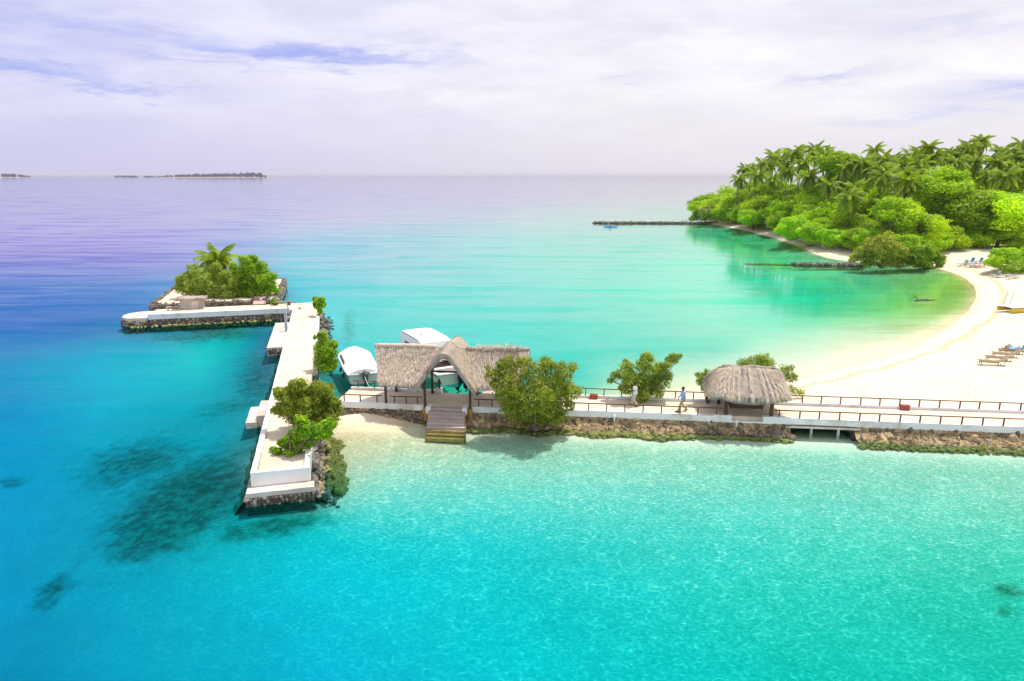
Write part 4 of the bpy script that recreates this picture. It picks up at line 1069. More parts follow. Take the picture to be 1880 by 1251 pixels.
def motor_boat(stern, bow, L, B, Hh, label, cover, motors, pw=2.6):
    d = (Vector(bow) - Vector(stern)); rz = math.atan2(-d.x, d.y)
    b = empty('motor_boat', (stern[0], stern[1], .0), rz, label, 'boat')
    P = hull_pts(L, B, Hh, .35, 22, pw); mb = MB(); mb.grid(P)
    mb.v.extend(P[0]); n = len(mb.v); mb.f.append(tuple(range(n - 9, n)))
    mb.build('hull', M['hull_grey'], b, smooth=False)
    rim = [P[i][0] for i in range(len(P))] + [P[-1 - i][8] for i in range(len(P))]
    MB().tube(rim + [rim[0]], .075, 6).build('gunwale', M['gel'], b, smooth=True)
    low = [(q[0] * 1.02, q[1], q[2] - .17) for q in rim]
    MB().tube(low, .03, 5).build('rub_rail', M['engine'], b)
    mb = MB(); mb.grid([[(p[1][0] * .96, p[1][1] + .02, p[0][2] * .55), (p[7][0] * .96, p[7][1] + .02, p[0][2] * .55)] for p in P]); mb.build('floor', M['tan_deck'], b)
    mb = MB(); nn = len(P)
    for s in (0, 8):
        mb.grid([[P[i][s], tuple(Vector(P[i][s]) * 1.0 + Vector(((.30 if s == 0 else -.30) * min(1, abs(P[i][0][0])), 0, -.02)))] for i in range(nn)])
    mb.build('side_deck', M['gel'], b)
    MB().box(-B / 2 * .9, B / 2 * .9, .03, .36, Hh * .5, Hh * .82).build('transom_box', M['gel'], b)
    for (x, tl, mt, sc) in motors: outboard(b, x, tl, mt, sc)
    return b, P


# covered boat on the left: white fabric from bow to stern
b, P = motor_boat((-11.95, 53.1), (-14.3, 59.2), 6.5, 2.75, 1.0, 'white motor boat under a full white cover, moored beside the jetty bush', None, [(0.0, math.radians(12), M['engine'], 1.15)], 14)
mb = MB(); R_ = []
for i, p in enumerate(P[:-2]):
    t = i / len(P); row = []
    for k in range(11):
        q = k / 10 * 2 - 1; w = p[0][0] * -1.02
        rise = .62 * (1 - abs(q) ** 1.7) * min(1, .55 + t * 2.5) * (1 - .8 * max(0, (t - .75) / .25) ** 2) + .05 * math.sin(i * 1.9) * (1 - q * q)
        row.append((w * q, max(p[0][1], .12), p[0][2] + .05 + rise))
    R_.append(row)
mb.grid(R_); o = mb.build('cover', M['canvas'], b, smooth=True)
mb = MB(); mb.grid([[(q[0], q[1], q[2]) for q in R_[0]], [(q[0], q[1] - .04, .78) for q in R_[0]]]); mb.build('cover_flap', M['canvas'], o)
MB().box(-.42, .42, -.14, .06, .70, 1.0).build('motor_bracket', M['grey_fab'], b)
mb = MB(); mb.tube([P[17][0], (0, P[20][0][1] + .1, P[20][0][2] + .3), P[17][8]], .03, 6)
for i in (17, 19): mb.tube([P[i][0], (P[i][0][0] * .95, P[i][0][1], P[i][0][2] + .28)], .02, 5)
mb.build('bow_rail', M['steel'], b)

q = WP(1.1, 3.1, 1.22)
tag(MB().tube([(-11.95 + (q.x + 11.95) * k / 8, 52.9 + (q.y - 52.9) * k / 8, .85 + (q.z - .85) * k / 8 - .35 * math.sin(math.pi * k / 8)) for k in range(9)], .02, 5).build('mooring_line', M['shirt_white']), 'pale mooring line sagging from the covered boat to the walkway railing', 'rope')
mb = MB(); mb.grid([[(P[k][0][0] * w, P[k][0][1], P[k][0][2] + h) for w, h in ((1.0, .02), (.86, .34))] for k in range(9, 18)]); mb.build('windscreen', M['engine'], b)
for k in (5, 11): MB().ell((P[k][0][0] - .12, P[k][0][1], .45), (.11, .11, .26), ICO1).build('fender', M['navy'], b)
# bigger boat behind the boat house
b, P = motor_boat((-4.65, 53.0), (-9.4, 61.8), 10.0, 3.0, 1.12, 'large white motor boat with boxy white canopy moored behind the boat house', None, [(.45, math.radians(46), M['navy'], 1.5), (1.2, math.radians(46), M['navy'], 1.5)], 3.6)
ca = MB(); C0, C1 = 3.4, 8.9
ca.grid([[(-1.35 * s, y, z) for s in np.linspace(-1, 1, 9) for z in [2.75 + .06 * (1 - s ** 4) + (.10 if C0 + .8 < y < C1 - .5 else 0)]] for y in np.linspace(C0, C1, 9)])
canopy = ca.build('canopy', M['canvas'], b, smooth=True)
for s in (-1, 1):
    mb = MB(); mb.grid([[(1.35 * s, y, 2.75), (1.40 * s, y + .06, 1.85), (1.34 * s, y + .12, 1.2 + .1 * (y - C0) / 5)] for y in np.linspace(C0, C1, 9)]); mb.build('side_curtain', M['canvas'], canopy)
mb = MB(); mb.grid([[(-1.35 * s, C0, 2.75 + .06 * (1 - s ** 4)), (-1.38 * s, C0 - .28, 1.75), (-1.38 * s, C0 - .30, 1.1)] for s in np.linspace(-1, 1, 9)]); mb.build('rear_curtain', M['canvas'], canopy)
mb = MB(); mb.grid([[(-1.35 * s, C1, 2.75 + .06 * (1 - s ** 4)), (-1.1 * s, C1 + .7, 1.7), (-.95 * s, C1 + 1.0, 1.35)] for s in np.linspace(-1, 1, 9)]); mb.build('front_curtain', M['canvas'], canopy)
MB().box(-.25, .1, C0 - .335, C0 - .30, 1.62, 1.86).build('hatch', M['steel'], canopy)
MB().box(-1.3, 1.3, C0 - .31, C0 - .27, 2.05, 2.10).build('seam', M['grey_fab'], canopy)
MB().box(-.6, -.4, 5.9, 6.1, 2.92, 2.98).build('vent', M['steel'], canopy)
for k in (6, 10): MB().ell((P[k][0][0] - .14, P[k][0][1], .55), (.13, .13, .32), ICO1).build('fender', M['navy'], b)
for k in (0, 1): MB().box(-1.435, -1.40, C0 + 1.0 + k * 2.0, C0 + 2.3 + k * 2.0, 1.70, 2.15).build('window', M['engine'], canopy)
mb = MB()
for y in (P[8][0][1],): pass
MB().box(-1.1, 1.1, 1.2, 1.65, .62, 1.05).build('bench_seat', M['gel'], b)
for x in (-1.42, 1.42): MB().tube([(x, 2.6, 1.05), (x * .98, 2.75, 2.4)], .03, 6).build('canopy_pole', M['steel'], b)


def far_boat(px, py, L, label, mast=0.0, mat='navy'):
    p = G(px, py, 0)
    b = empty('distant_boat', tuple(p), math.radians(90) + RNG.uniform(-.15, .15), label, 'boat'); k = L / 8
    P = hull_pts(8 * k, 2.6 * k, 1.1 * k, .3); mb = MB(); mb.grid([[(q[0], q[1] - 4 * k, q[2]) for q in r_] for r_ in P]); mb.build('hull', M[mat], b)
    MB().box(-.8 * k, .8 * k, -2.0 * k, 1.4 * k, 1.0 * k, 2.1 * k).build('cabin', M[mat], b)
    MB().box(-.9 * k, .9 * k, -2.3 * k, 1.6 * k, 2.11 * k, 2.3 * k).build('roof', M[mat], b)
    if mast: MB().tube([(0, 0, 2.3 * k), (0, 0, mast * k)], [.12 * k, .05 * k], 6).build('mast', M[mat], b)
    return b


far_boat(473, 325.0, 34, 'dark boat far out in front of the right end of the long green island')
far_boat(1160, 324.2, 20, 'dark speedboat on the horizon trailing a white wake')
far_boat(1281, 321.9, 60, 'tiny dark boat on the horizon left of the palm headland')
far_boat(1045, 322.3, 30, 'tiny sailing boat with a mast on the empty horizon', 9.0, 'gel')
p = G(1141, 324.8, 0.05)
mb = MB(); mb.grid([[(p.x + 16 * (i / 10) * 14 / 10 - 95, p.y + s * (16 - i), .06 + .5 * math.sin(i * 1.1 + s) ** 2) for s in np.linspace(-1, 1, 7)] for i in range(11)])
tag(mb.build('boat_wake', M['gel']), kind='stuff')


# ------------------------------------------------------------------ people
def solid(mb, name, mat, parent, vox=.016):
    """melt overlapping limbs into one continuous skin"""
    me = mb.mesh(name, mat); o = link(name, me)
    md = o.modifiers.new('melt', 'REMESH'); md.mode = 'VOXEL'; md.voxel_size = vox; md.use_smooth_shade = True
    sm = o.modifiers.new('soft', 'SMOOTH'); sm.factor = .5; sm.iterations = 3
    dg = bpy.context.evaluated_depsgraph_get(); new = bpy.data.meshes.new_from_object(o.evaluated_get(dg))
    o.modifiers.clear(); o.data = new; new.materials.clear(); new.materials.append(mat); o.parent = parent
    new.polygons.foreach_set('use_smooth', [True] * len(new.polygons))
    return o


def walk_pose(lead=1, arms='down', stride=.28):
    J_ = dict(pelvis=(0, 0, .93), waist=(0, .01, 1.10), chest=(0, .02, 1.31), neck=(0, .02, 1.48), head=(0, .05, 1.635))
    for s, n in ((1, 'L'), (-1, 'R')):
        f = s * lead
        J_['hip' + n] = (.09 * s, 0, .90)
        if f > 0: J_['knee' + n] = (.09 * s, .20, .52); J_['ank' + n] = (.09 * s, stride, .09); J_['toe' + n] = (.10 * s, stride + .19, .035)
        else: J_['knee' + n] = (.09 * s, .02, .49); J_['ank' + n] = (.09 * s, -stride, .15); J_['toe' + n] = (.10 * s, -stride + .15, .035)
        J_['sh' + n] = (.185 * s, .02, 1.42)
        if arms == 'hold': J_['elb' + n] = (.25 * s, -.02, 1.16); J_['wri' + n] = (.12 * s, .21, 1.13); J_['fd' + n] = (-.25 * s, .9, .1)
        else: J_['elb' + n] = (.25 * s, -.06 * f, 1.15); J_['wri' + n] = (.235 * s, -.16 * f + .10, .92); J_['fd' + n] = (0, .25, -1)
    return J_


def hand(mb, w, d, s):
    w = Vector(w); d = Vector(d).normalized(); side = d.cross(Vector((0, 0, 1)))
    if side.length < .1: side = Vector((1, 0, 0))
    side.normalize(); up = side.cross(d)
    mb.tube([w, w + d * .05, w + d * .095], [.026, .036, .034], 8)
    for i, ln in enumerate((.062, .075, .070, .055)):
        b = w + d * .085 + side * (i - 1.5) * .021
        mb.tube([b, b + d * ln * .55 - up * .008, b + d * ln - up * .030], [.0105, .010, .0085], 6)
    b = w + d * .03 + side * (.030 * s); mb.tube([b, b + d * .035 + side * .03 * s - up * .012, b + d * .065 + side * .035 * s - up * .02], [.013, .012, .010], 6)


def person(loc, rz, J_, label, skin, top, bottom, hairc, short_sleeve=True, shorts=False, bald=False, group=None, shoes=None):
    p = empty('person', loc, rz, label, 'person', group); m = MB(); V_ = lambda k: Vector(J_[k])
    m.tube([V_('pelvis') - (V_('waist') - V_('pelvis')) * .4, V_('pelvis'), V_('waist'), V_('chest'), V_('neck') - (V_('neck') - V_('chest')) * .25, V_('neck'), V_('head')], [.10, .15, .125, .15, .11, .06, .055], 12)
    h = V_('head'); m.ell(h, (.078, .098, .118)); fw = Vector((0, 1, 0)) if 'face' not in J_ else Vector(J_['face']).normalized()
    m.ell(h + fw * .100 + Vector((0, 0, -.015)), (.014, .02, .022), ICO1); m.ell(h + fw * .088 + Vector((0, 0, -.065)), (.028, .014, .012), ICO1)
    for s in (1, -1): m.ell(h + Vector((.079 * s, 0, -.01)), (.012, .025, .034), ICO1)
    for s, n in ((1, 'L'), (-1, 'R')):
        m.tube([V_('hip' + n), V_('hip' + n) * .4 + V_('knee' + n) * .6, V_('knee' + n), V_('knee' + n) * .65 + V_('ank' + n) * .35, V_('ank' + n)], [.088, .072, .054, .055, .038], 10)
        m.tube([V_('ank' + n) + Vector((0, -.03, -.03)) * 0, V_('ank' + n) * .4 + V_('toe' + n) * .6, V_('toe' + n)], [.042, .04, .028], 8)
        m.tube([V_('sh' + n) * .55 + V_('neck') * .45 - Vector((0, 0, .03)), V_('sh' + n), V_('elb' + n), V_('wri' + n)], [.06, .058, .042, .028], 10)
        hand(m, V_('wri' + n), J_.get('fd' + n, V_('wri' + n) - V_('elb' + n)), -s)
    solid(m, 'body', M[skin], p, .012)
    for s in (1, -1): MB().ell(h + fw * .088 + Vector((.03 * s, 0, .01)), (.010, .008, .008), ICO1).build('eye', M['hair'], p)
    if top:
        m = MB(); m.tube([V_('pelvis') - (V_('waist') - V_('pelvis')) * .35, V_('pelvis'), V_('waist'), V_('chest'), V_('neck') - (V_('neck') - V_('chest')) * .30], [.165, .172, .150, .172, .125], 12)
        for n in 'LR':
            e = V_('elb' + n); sh_ = V_('sh' + n); w_ = V_('wri' + n)
            m.tube([sh_ * .6 + V_('neck') * .4 - Vector((0, 0, .04)), sh_, sh_ * .2 + e * .8] if short_sleeve else [sh_ * .6 + V_('neck') * .4 - Vector((0, 0, .04)), sh_, e, w_], [.085, .078, .066] if short_sleeve else [.085, .078, .060, .045], 10)
        solid(m, 'shirt', M[top], p, .016)
    if bottom:
        m = MB(); m.tube([V_('pelvis') - (V_('waist') - V_('pelvis')) * .7, V_('pelvis'), V_('pelvis') * .6 + V_('waist') * .4], [.12, .162, .15], 12)
        for n in 'LR':
            a, k, e = V_('hip' + n), V_('knee' + n), V_('ank' + n)
            m.tube([a, a * .4 + k * .6, k * .96 + a * .04] if shorts else [a, a * .4 + k * .6, k, k * .5 + e * .5, e * .95 + k * .05], [.112, .102, .090] if shorts else [.112, .095, .080, .076, .072], 10)
        solid(m, 'shorts' if shorts else 'trousers', M[bottom], p, .016)
    if not bald:
        m = MB(); m.ell(h - fw * .012 + Vector((0, 0, .028)), (.088, .104, .105)); solid(m, 'hair', M['hair'], p, .02)
    if shoes:
        for n in 'LR':
            MB().tube([V_('ank' + n) + Vector((0, -.05, -.04)), V_('ank' + n) * .4 + V_('toe' + n) * .6, V_('toe' + n) + Vector((0, .03, 0))], [.05, .05, .036], 8).build('shoe', M[shoes], p, smooth=True)
    return p


u1_, v1_ = WUV(G(1165, 746, 1.02)); u2_, v2_ = WUV(G(1253, 756, 1.02))
FACE_L = WANG + math.radians(90)
person(wloc(u1_, v1_, 1.02), FACE_L - .35, walk_pose(1, 'hold', .20), 'man in white shirt and beige trousers walking with papers in his hands', 'skin', 'shirt_white', 'trouser_beige', None, True, False, False, shoes='wood_red')
pp = Vector((0, .33, 1.16)); pp.rotate(Quaternion((0, 0, 1), FACE_L - .35))
tag(MB().box(-.10, .10, -.07, .07, -.006, .006).build('paper', M['shirt_white'], loc=tuple(WP(u1_, v1_, 1.02) + pp), rot=(.3, 0, FACE_L - .35)), 'white sheet of paper held by the walking man in white', 'paper')
person(wloc(u2_, v2_, 1.02), FACE_L + .12, walk_pose(-1, 'down', .30), 'man in pale blue shirt and khaki trousers walking toward the boat house', 'skin', 'shirt_blue', 'trouser_khaki', None, False, False, False, shoes='skin')
person(wloc(27.05, 2.30, 1.02), FACE_L + .1, walk_pose(1, 'down', .16), 'woman in black and white patterned dress behind the swing bench', 'skin', 'cloth_dark', 'cloth_dark', None)
person(wloc(27.55, 2.05, 1.02), FACE_L + math.pi, walk_pose(1, 'down', .30), 'man in white shirt with bare brown legs walking behind the swing bench', 'skin', 'shirt_white', 'cloth_dark', None, True, True)


# ------------------------------------------------------------------ beach furniture
def zb(x, y):
    """height of the beach"""
    q = np.array([[x, y]]); d = min(seg_dist(q, sh[i], sh[i + 1])[0] for i in range(len(sh) - 1))
    z = 1.55 * (1 - math.exp(-d / 9.0)) + .015 * min(d, 60) + .03 * math.sin(x * .9 + math.sin(y * .7)) * min(1, d / 3)
    return min(z, .88 + .10 * max(0, WUV((x, y))[1] - 3.2)) if y < 62 else z


def on_beach(px, py):
    z = .8
    for _ in range(6): p = G(px, py, z); z = zb(p.x, p.y)
    return Vector((p.x, p.y, z))


def lounger(loc, rz, label, back, mat, cat='sun lounger', group=None, cover=None, headrest=False):
    t = empty('sun_lounger', tuple(loc), rz, label, cat, group)
    wood = M[mat]
    for y in (-.32, .30): MB().box(-1.0, .35, y, y + .05, .26, .33).build('side_rail', wood, t)
    for x in (-.9, .45):
        for y in (-.33, .30): MB().box(x, x + .06, y, y + .06, -.05, .259).build('leg', wood, t)
    mb = MB()
    for i in range(13): mb.box(-1.0 + i * .105, -.92 + i * .105, -.34, .36, .332, .355)
    mb.build('seat_slats', wood, t)
    mb = MB(); a = math.radians(back); c, s = math.cos(a), math.sin(a)
    for i in range(8):
        d0, d1 = i * .10, i * .10 + .078
        q = [(.36 + c * d, y, .345 + s * d) for d in (d0, d1) for y in (-.34, .36)]; o = len(mb.v)
        mb.v.extend(q); mb.v.extend([(x - s * .025, y, z + c * .025) for x, y, z in q])
        mb.f.extend([tuple(o + k for k in f) for f in [(0, 1, 3, 2), (4, 6, 7, 5), (0, 4, 5, 1), (2, 3, 7, 6), (0, 2, 6, 4), (1, 5, 7, 3)]])
    mb.build('backrest', wood, t)
    MB().tube([(.36 + c * .55, -.25, .345 + s * .55), (.72, -.25, .02)], .02, 5).build('back_prop', wood, t)
    if cover:
        mb = MB(); mb.grid([[(-.85 + i * .14, y, .375 + .012 * math.sin(i + y * 9)) for y in (-.27, -.1, .1, .28)] for i in range(9)] + [[(.36 + c * d - s * .04, y, .375 + s * d + c * .02) for y in (-.27, -.1, .1, .28)] for d in (.15, .4, .72)])
        mb.build('cushion', M[cover], t)
    return t


# row of slatted loungers on the sand, backs to the right
ROWL = [(1822, 671, 'nearest empty slatted lounger of the beach row at the right edge'), (1834, 663, 'slatted lounger second from the front in the beach row'), (1846, 656, 'slatted lounger in the middle of the beach row'),
        (1857, 650, 'slatted lounger carrying the sunbathing person'), (1868, 645, 'farthest slatted lounger of the beach row')]
LZ = math.radians(-22)
for px, py, lab in ROWL:
    p = on_beach(px, py); L_ = lounger(p, LZ, lab, 32, 'wood_tan', group='slatted loungers in a row on the beach')
    if 'carrying' in lab:
        Jl = dict(pelvis=(.15, 0, .50), waist=(.33, 0, .54), chest=(.55, 0, .66), neck=(.72, 0, .76), head=(.86, 0, .86), face=(-.6, 0, .7),
                  hipL=(.12, .1, .48), kneeL=(-.25, .12, .82), ankL=(-.55, .12, .45), toeL=(-.72, .12, .42), hipR=(.12, -.1, .48), kneeR=(-.32, -.12, .50), ankR=(-.76, -.12, .45), toeR=(-.84, -.12, .56),
                  shL=(.62, .2, .70), elbL=(.38, .30, .55), wriL=(.15, .30, .48), shR=(.62, -.2, .70), elbR=(.38, -.30, .55), wriR=(.15, -.30, .48))
        person(tuple(p), LZ, Jl, 'sunbather in pale blue swimwear lying on a slatted lounger with one knee raised', 'skin_light', 'shorts_blue', 'shorts_blue', None, True, True)
for i, (px, py, back, rz, mat, cov, lab) in enumerate([
    (1768, 488, 62, 10, 'wood_tan', 'grey_fab', 'grey cushioned beach chair in the shade, leftmost of the upper group'), (1781, 484, 66, 12, 'grey_fab', 'blue', 'shaded beach chair with dark blue towel, left of a similar one'),
    (1796, 484, 66, 5, 'grey_fab', 'blue', 'shaded beach chair with bright blue towel under the trees'), (1783, 490, 58, -15, 'wood_tan', 'grey_fab', 'pale lounger with raised back in front of the blue towel chairs'),
    (1792, 491, 58, -18, 'wood_tan', 'grey_fab', 'pale lounger with raised back next to the pink towel chair'), (1802, 492, 58, -18, 'wood_tan', 'pink', 'beach chair with pink towel left of the bright green shrub'),
    (1815, 505, 55, -35, 'wood_tan', 'grey_fab', 'light wooden folding chair in the sun before the green shrub'), (1828, 509, 70, -80, 'grey_fab', 'grey_fab', 'grey chair facing the water in front of the green shrub'),
    (1843, 509, 8, -10, 'grey_fab', 'grey_fab', 'flat grey lounger lying before the bright green shrub'), (1860, 512, 12, 0, 'wood_tan', 'grey_fab', 'low sun bed right of the flat grey lounger')]):
    lounger(on_beach(px, py), math.radians(rz), lab, back, mat, group='chairs and loungers by the trees', cover=cov)
mb = MB()
for i in range(150):
    k = RNG.uniform(1450, 1890); q = on_beach(k, RNG.uniform(max(505, 720 - (k - 1450) * .35), 725)); mb.lump((q.x, q.y, q.z + .01), (RNG.uniform(.03, .11), RNG.uniform(.03, .09), .03), .3)
tag(mb.build('beach_debris', M['drift']), kind='stuff')

# beached catamaran with yellow floats, cut by the frame
p = on_beach(1857, 576)
ct = empty('catamaran', (p.x, p.y, p.z), math.radians(3), 'beached catamaran with yellow hulls and pale slatted deck at the right edge', 'catamaran')
for y in (0.0, 2.1):
    mb = MB(); P = []
    for i in range(13):
        t_ = i / 12; x = -.1 + 5.2 * t_; w = .30 * min(1, .45 + t_ * 4) * (1 - max(0, t_ - .7) ** 2 * 6); zt1 = .52
        P.append([(x, y + w * a, zb_) for a, zb_ in ((-.85, .5), (-1, .42), (-.75, .10), (0, .0), (.75, .10), (1, .42), (.85, .5), (-.85, .5))])
    mb.grid(P); mb.f.append(tuple(range(8))); mb.build('hull', M['yellow'], ct)
for x in (.35, 2.6): MB().box(x, x + .1, -.1, 2.2, .50, .58).build('cross_beam', M['steel'], ct)
me = MB().box(0, 4.6, 0, .27, 0, .03).mesh('deck_plank', M['shirt_white'])
for i in range(7): link('deck_plank', me, ct, (-.25 if i > 3 else .15, .1 + i * .3, .60 + .004 * (i % 2)))
for x in (.7, 1.5): MB().tube([(x, 2.3, .6), (x + .55, 2.6, 2.2)], .035, 6).build('frame_pole', M['steel'], ct)
MB().tube([(2.8, 1.1, .6), (2.8, 1.1, 6.5)], .05, 8).build('mast', M['steel'], ct)

p = G(1121, 417.5, 0); k = empty('kayak', (p.x, p.y, 0), math.radians(80), 'blue kayak with one paddler off the long stone groyne', 'kayak')
mb = MB(); mb.grid([[(w * math.cos(a) * max(.02, math.sin(math.pi * t_) ** .6), -2.4 + 4.8 * t_, .12 + .26 * math.sin(a) * (.5 + .5 * math.sin(math.pi * t_)) + .3 * (2 * t_ - 1) ** 4) for a in np.linspace(0, 2 * math.pi, 11) for w in [.62]] for t_ in np.linspace(0, 1, 13)])
mb.build('hull', M['blue'], k, smooth=True)
MB().tube([(-1.2, .5, .75), (1.2, .6, .85)], .03, 6).build('paddle', M['white'], k)
Jk = dict(pelvis=(0, 0, .35), waist=(0, 0, .55), chest=(0, .02, .76), neck=(0, .03, .93), head=(0, .05, 1.08), hipL=(.1, .05, .33), kneeL=(.14, .5, .45), ankL=(.12, .85, .25), toeL=(.12, .95, .38), hipR=(-.1, .05, .33), kneeR=(-.14, .5, .45), ankR=(-.12, .85, .25), toeR=(-.12, .95, .38),
          shL=(.19, .02, .87), elbL=(.32, .25, .70), wriL=(.36, .48, .78), shR=(-.19, .02, .87), elbR=(-.32, .25, .70), wriR=(-.36, .46, .74))
person((p.x, p.y, .05), math.radians(80), Jk, 'paddler in dark clothes sitting in the blue kayak', 'skin', 'cloth_dark', 'cloth_dark', None)

# driftwood and groynes
for (px, py, L, rz, lab, z) in [(1700, 553, 3.4, 8, 'dark driftwood log lying in the shallow bay water', -.02), (1490, 452, 5.0, 30, 'pale bare driftwood on the narrow beach left of the olive bush', None), (1458, 441, 4.0, 20, 'bleached driftwood under the rounded bright shrubs', None), (1552, 460, 4.0, -5, 'short pale driftwood beside the olive bush', None)]:
    q = G(px, py, z) if z is not None else on_beach(px, py)
    d = empty('driftwood', tuple(q), math.radians(rz), lab, 'driftwood')
    MB().tube([(-L / 2, 0, .05), (-L * .2, .1, .16), (L * .1, -.05, .12), (L / 2, .15, .1)], [.10, .16, .13, .04], 7).build('trunk', M['drift'] if z is None else M['stone_dark'], d, smooth=True)
    MB().tube([(-L * .3, .1, .15), (-L * .42, .2, .5), (-L * .5, .25, .7)], [.08, .05, .02], 6).build('branch', M['drift'] if z is None else M['stone_dark'], d); MB().tube([(0, 0, .12), (L * .2, .5, .4)], [.07, .02], 6).build('branch', M['drift'] if z is None else M['stone_dark'], d)


def groyne(a, b, w, h, label, n, rad):
    a = Vector(a); b = Vector(b); d = b - a; L = d.length
    g = empty('groyne', tuple(a), math.atan2(d.y, d.x), label, 'groyne')
    mb = MB()
    for i in range(int(L / (rad * .55))): mb.lump((i * rad * .55, RNG.uniform(-w / 2, w / 2), h * RNG.uniform(.1, .5)), (rad, rad, rad * .6), .25)
    o = mb.build('rubble', M['stone_dark'], g); o['kind'] = 'stuff'
    for i in range(n): stone(g, (RNG.uniform(0, L), RNG.choice([-1, 1]) * w / 2 + RNG.uniform(-.2, .2), RNG.uniform(.0, h * .6)), rad * RNG.uniform(.5, .85), RNG.choice(['stone_dark', 'grey_stone']))
    mb = MB(); mb.box(0, L, -w / 2, w / 2, -.55, h * .55, .08, 1.2); mb.build('core', M['stone_dark'], g)


groyne(G(1090, 410, 0), G(1318, 411, 0), 1.6, .75, 'long low stone groyne running from the headland into the lagoon', 120, .62)
groyne(G(1457, 486, 0), G(1585, 488, 0), 1.1, .45, 'short dark stone groyne by the olive bush at the bay', 110, .42)
g = G(1370, 484, -.25); h_ = G(1455, 486, -.25)
mb = MB(); d = h_ - g
for i in range(60): q = g + d * (i / 59); mb.lump((q.x, q.y + RNG.uniform(-.2, .2), -.40), (.45, .3, .22), .3)
tag(mb.build('sunken_stones', M['algae']), kind='stuff')


# ------------------------------------------------------------------ plants
def leaf_cloud(blobs, n, leaf, seed, aspect=.5, droop=.25, spread=.30, bump=.22):
    """n leaf faces spread through the shells of ellipsoid clumps; blobs: (cx,cy,cz,rx,ry,rz)"""
    r = np.random.default_rng(seed); B = np.array(blobs, float)
    wt = (B[:, 3] * B[:, 5] + B[:, 3] * B[:, 4]); k = r.choice(len(B), n, p=wt / wt.sum())
    d = r.normal(size=(n, 3)); d[:, 2] += .25; d /= np.linalg.norm(d, axis=1)[:, None]
    ph = r.uniform(0, 6.28, (len(B), 3))[k]
    lump = 1 + bump * (np.sin(d[:, 0] * 7 + ph[:, 0]) * np.sin(d[:, 1] * 6 + ph[:, 1]) + .6 * np.sin(d[:, 2] * 9 + ph[:, 2]))
    rad = np.clip(1 - np.abs(r.normal(0, spread, n)), .15, 1.1) * lump
    c = B[k, :3] + d * B[k, 3:6] * rad[:, None]
    nr_ = d + r.normal(0, .55, (n, 3)) + np.array([0, 0, .35]); nr_ /= np.linalg.norm(nr_, axis=1)[:, None]
    t = np.cross(nr_, r.normal(size=(n, 3))); t /= np.linalg.norm(t, axis=1)[:, None]; t[:, 2] -= droop * .3
    b = np.cross(nr_, t); L = leaf * r.uniform(.6, 1.35, (n, 1)); w = L * aspect
    return np.stack([c - t * L * .5, c + b * w * .5 + nr_ * L * .05, c + t * L * .5, c - b * w * .5 + nr_ * L * .05], 1)


def limbs(blobs, base, r0, seed, n=7, twigs=2):
    r = random.Random(seed); mb = MB(); base = Vector(base); bl = list(blobs); r.shuffle(bl)
    for q in bl[:n]:
        e = Vector(q[:3]); m_ = base.lerp(e, .5) + Vector((r.uniform(-.12, .12), r.uniform(-.12, .12), .10)) * (e - base).length
        mb.tube([base + Vector((r.uniform(-.5, .5), r.uniform(-.5, .5), 0)) * r0 * 2, base.lerp(m_, .5), m_, e], [r0, r0 * .75, r0 * .5, r0 * .18], 6)
        for _ in range(twigs):
            f = e + Vector((r.uniform(-1, 1) * q[3], r.uniform(-1, 1) * q[4], r.uniform(-.3, .9) * q[5])) * .8; mb.tube([m_.lerp(e, .6), f], [r0 * .25, r0 * .07], 5)
    return mb


def bush_px(base_px, base_z, items, leaf, n, mat, label, cat='bush', name='bush', seed=1, depth=1.0, trunk=.07, nl=10, aspect=.5, spread=.3, shift=(0, 0)):
    """a bush at a surveyed foot point; items are clumps (px, py, radius px) read off the photograph, given real depth"""
    f = G(base_px[0], base_px[1], base_z) + Vector((shift[0], shift[1], 0)); r = random.Random(seed); sc = (f.y * math.cos(PITCH) + (CAM_H - f.z) * math.sin(PITCH)) / FPX
    blobs = []
    for (px, py, rp) in items:
        R_ = rp * sc; p_ = At(px, py, f.y + r.uniform(-.75, .75) * depth * max(R_, .6)); blobs.append((p_.x - f.x, p_.y - f.y, max(p_.z - f.z, R_ * .5), R_, R_ * r.uniform(.85, 1.1), R_ * r.uniform(.8, 1.0)))
        for j in range(2):                            # satellite clumps roughen the outline
            a = r.uniform(0, 6.28); e = r.uniform(-.3, 1.0); q = R_ * r.uniform(.32, .5)
            blobs.append((p_.x - f.x + math.cos(a) * R_ * .8, p_.y - f.y + math.sin(a) * R_ * .8, max(p_.z - f.z + e * R_ * .8, .1), q, q, q))
    t = empty(name, tuple(f), 0, label, cat)
    limbs(blobs, (0, 0, -.1), trunk, seed, nl).build('branches', M['bark'], t)
    o = link('foliage', quads_mesh('foliage', leaf_cloud(blobs, n, leaf, seed, aspect, spread=spread), M[mat]), t)
    return t


bush_px((985, 788), .15, [(985, 730, 40), (940, 715, 30), (1020, 715, 34), (985, 688, 28), (1030, 690, 24), (930, 682, 22), (905, 690, 16), (965, 668, 16), (1005, 672, 16), (1045, 720, 20), (960, 755, 30), (1015, 755, 30), (935, 745, 22), (985, 770, 18), (1045, 745, 12), (925, 668, 13), (912, 705, 12)], .15, 30000, 'leaf_olive', 'big round olive green bush in front of the walkway right of the thatched gate', seed=21, nl=18)
bush_px((1183, 736), 1.02, [(1185, 700, 24), (1160, 700, 22), (1210, 700, 20), (1150, 678, 15), (1182, 672, 17), (1208, 678, 15), (1188, 656, 11), (1235, 660, 12), (1245, 655, 7), (1222, 672, 9), (1130, 690, 10), (1120, 699, 7), (1175, 722, 18), (1205, 720, 14), (1150, 715, 13)], .14, 18000, 'leaf_dusty', 'feathery green bush behind the walkway behind the man in white', seed=22, depth=.7, nl=16)
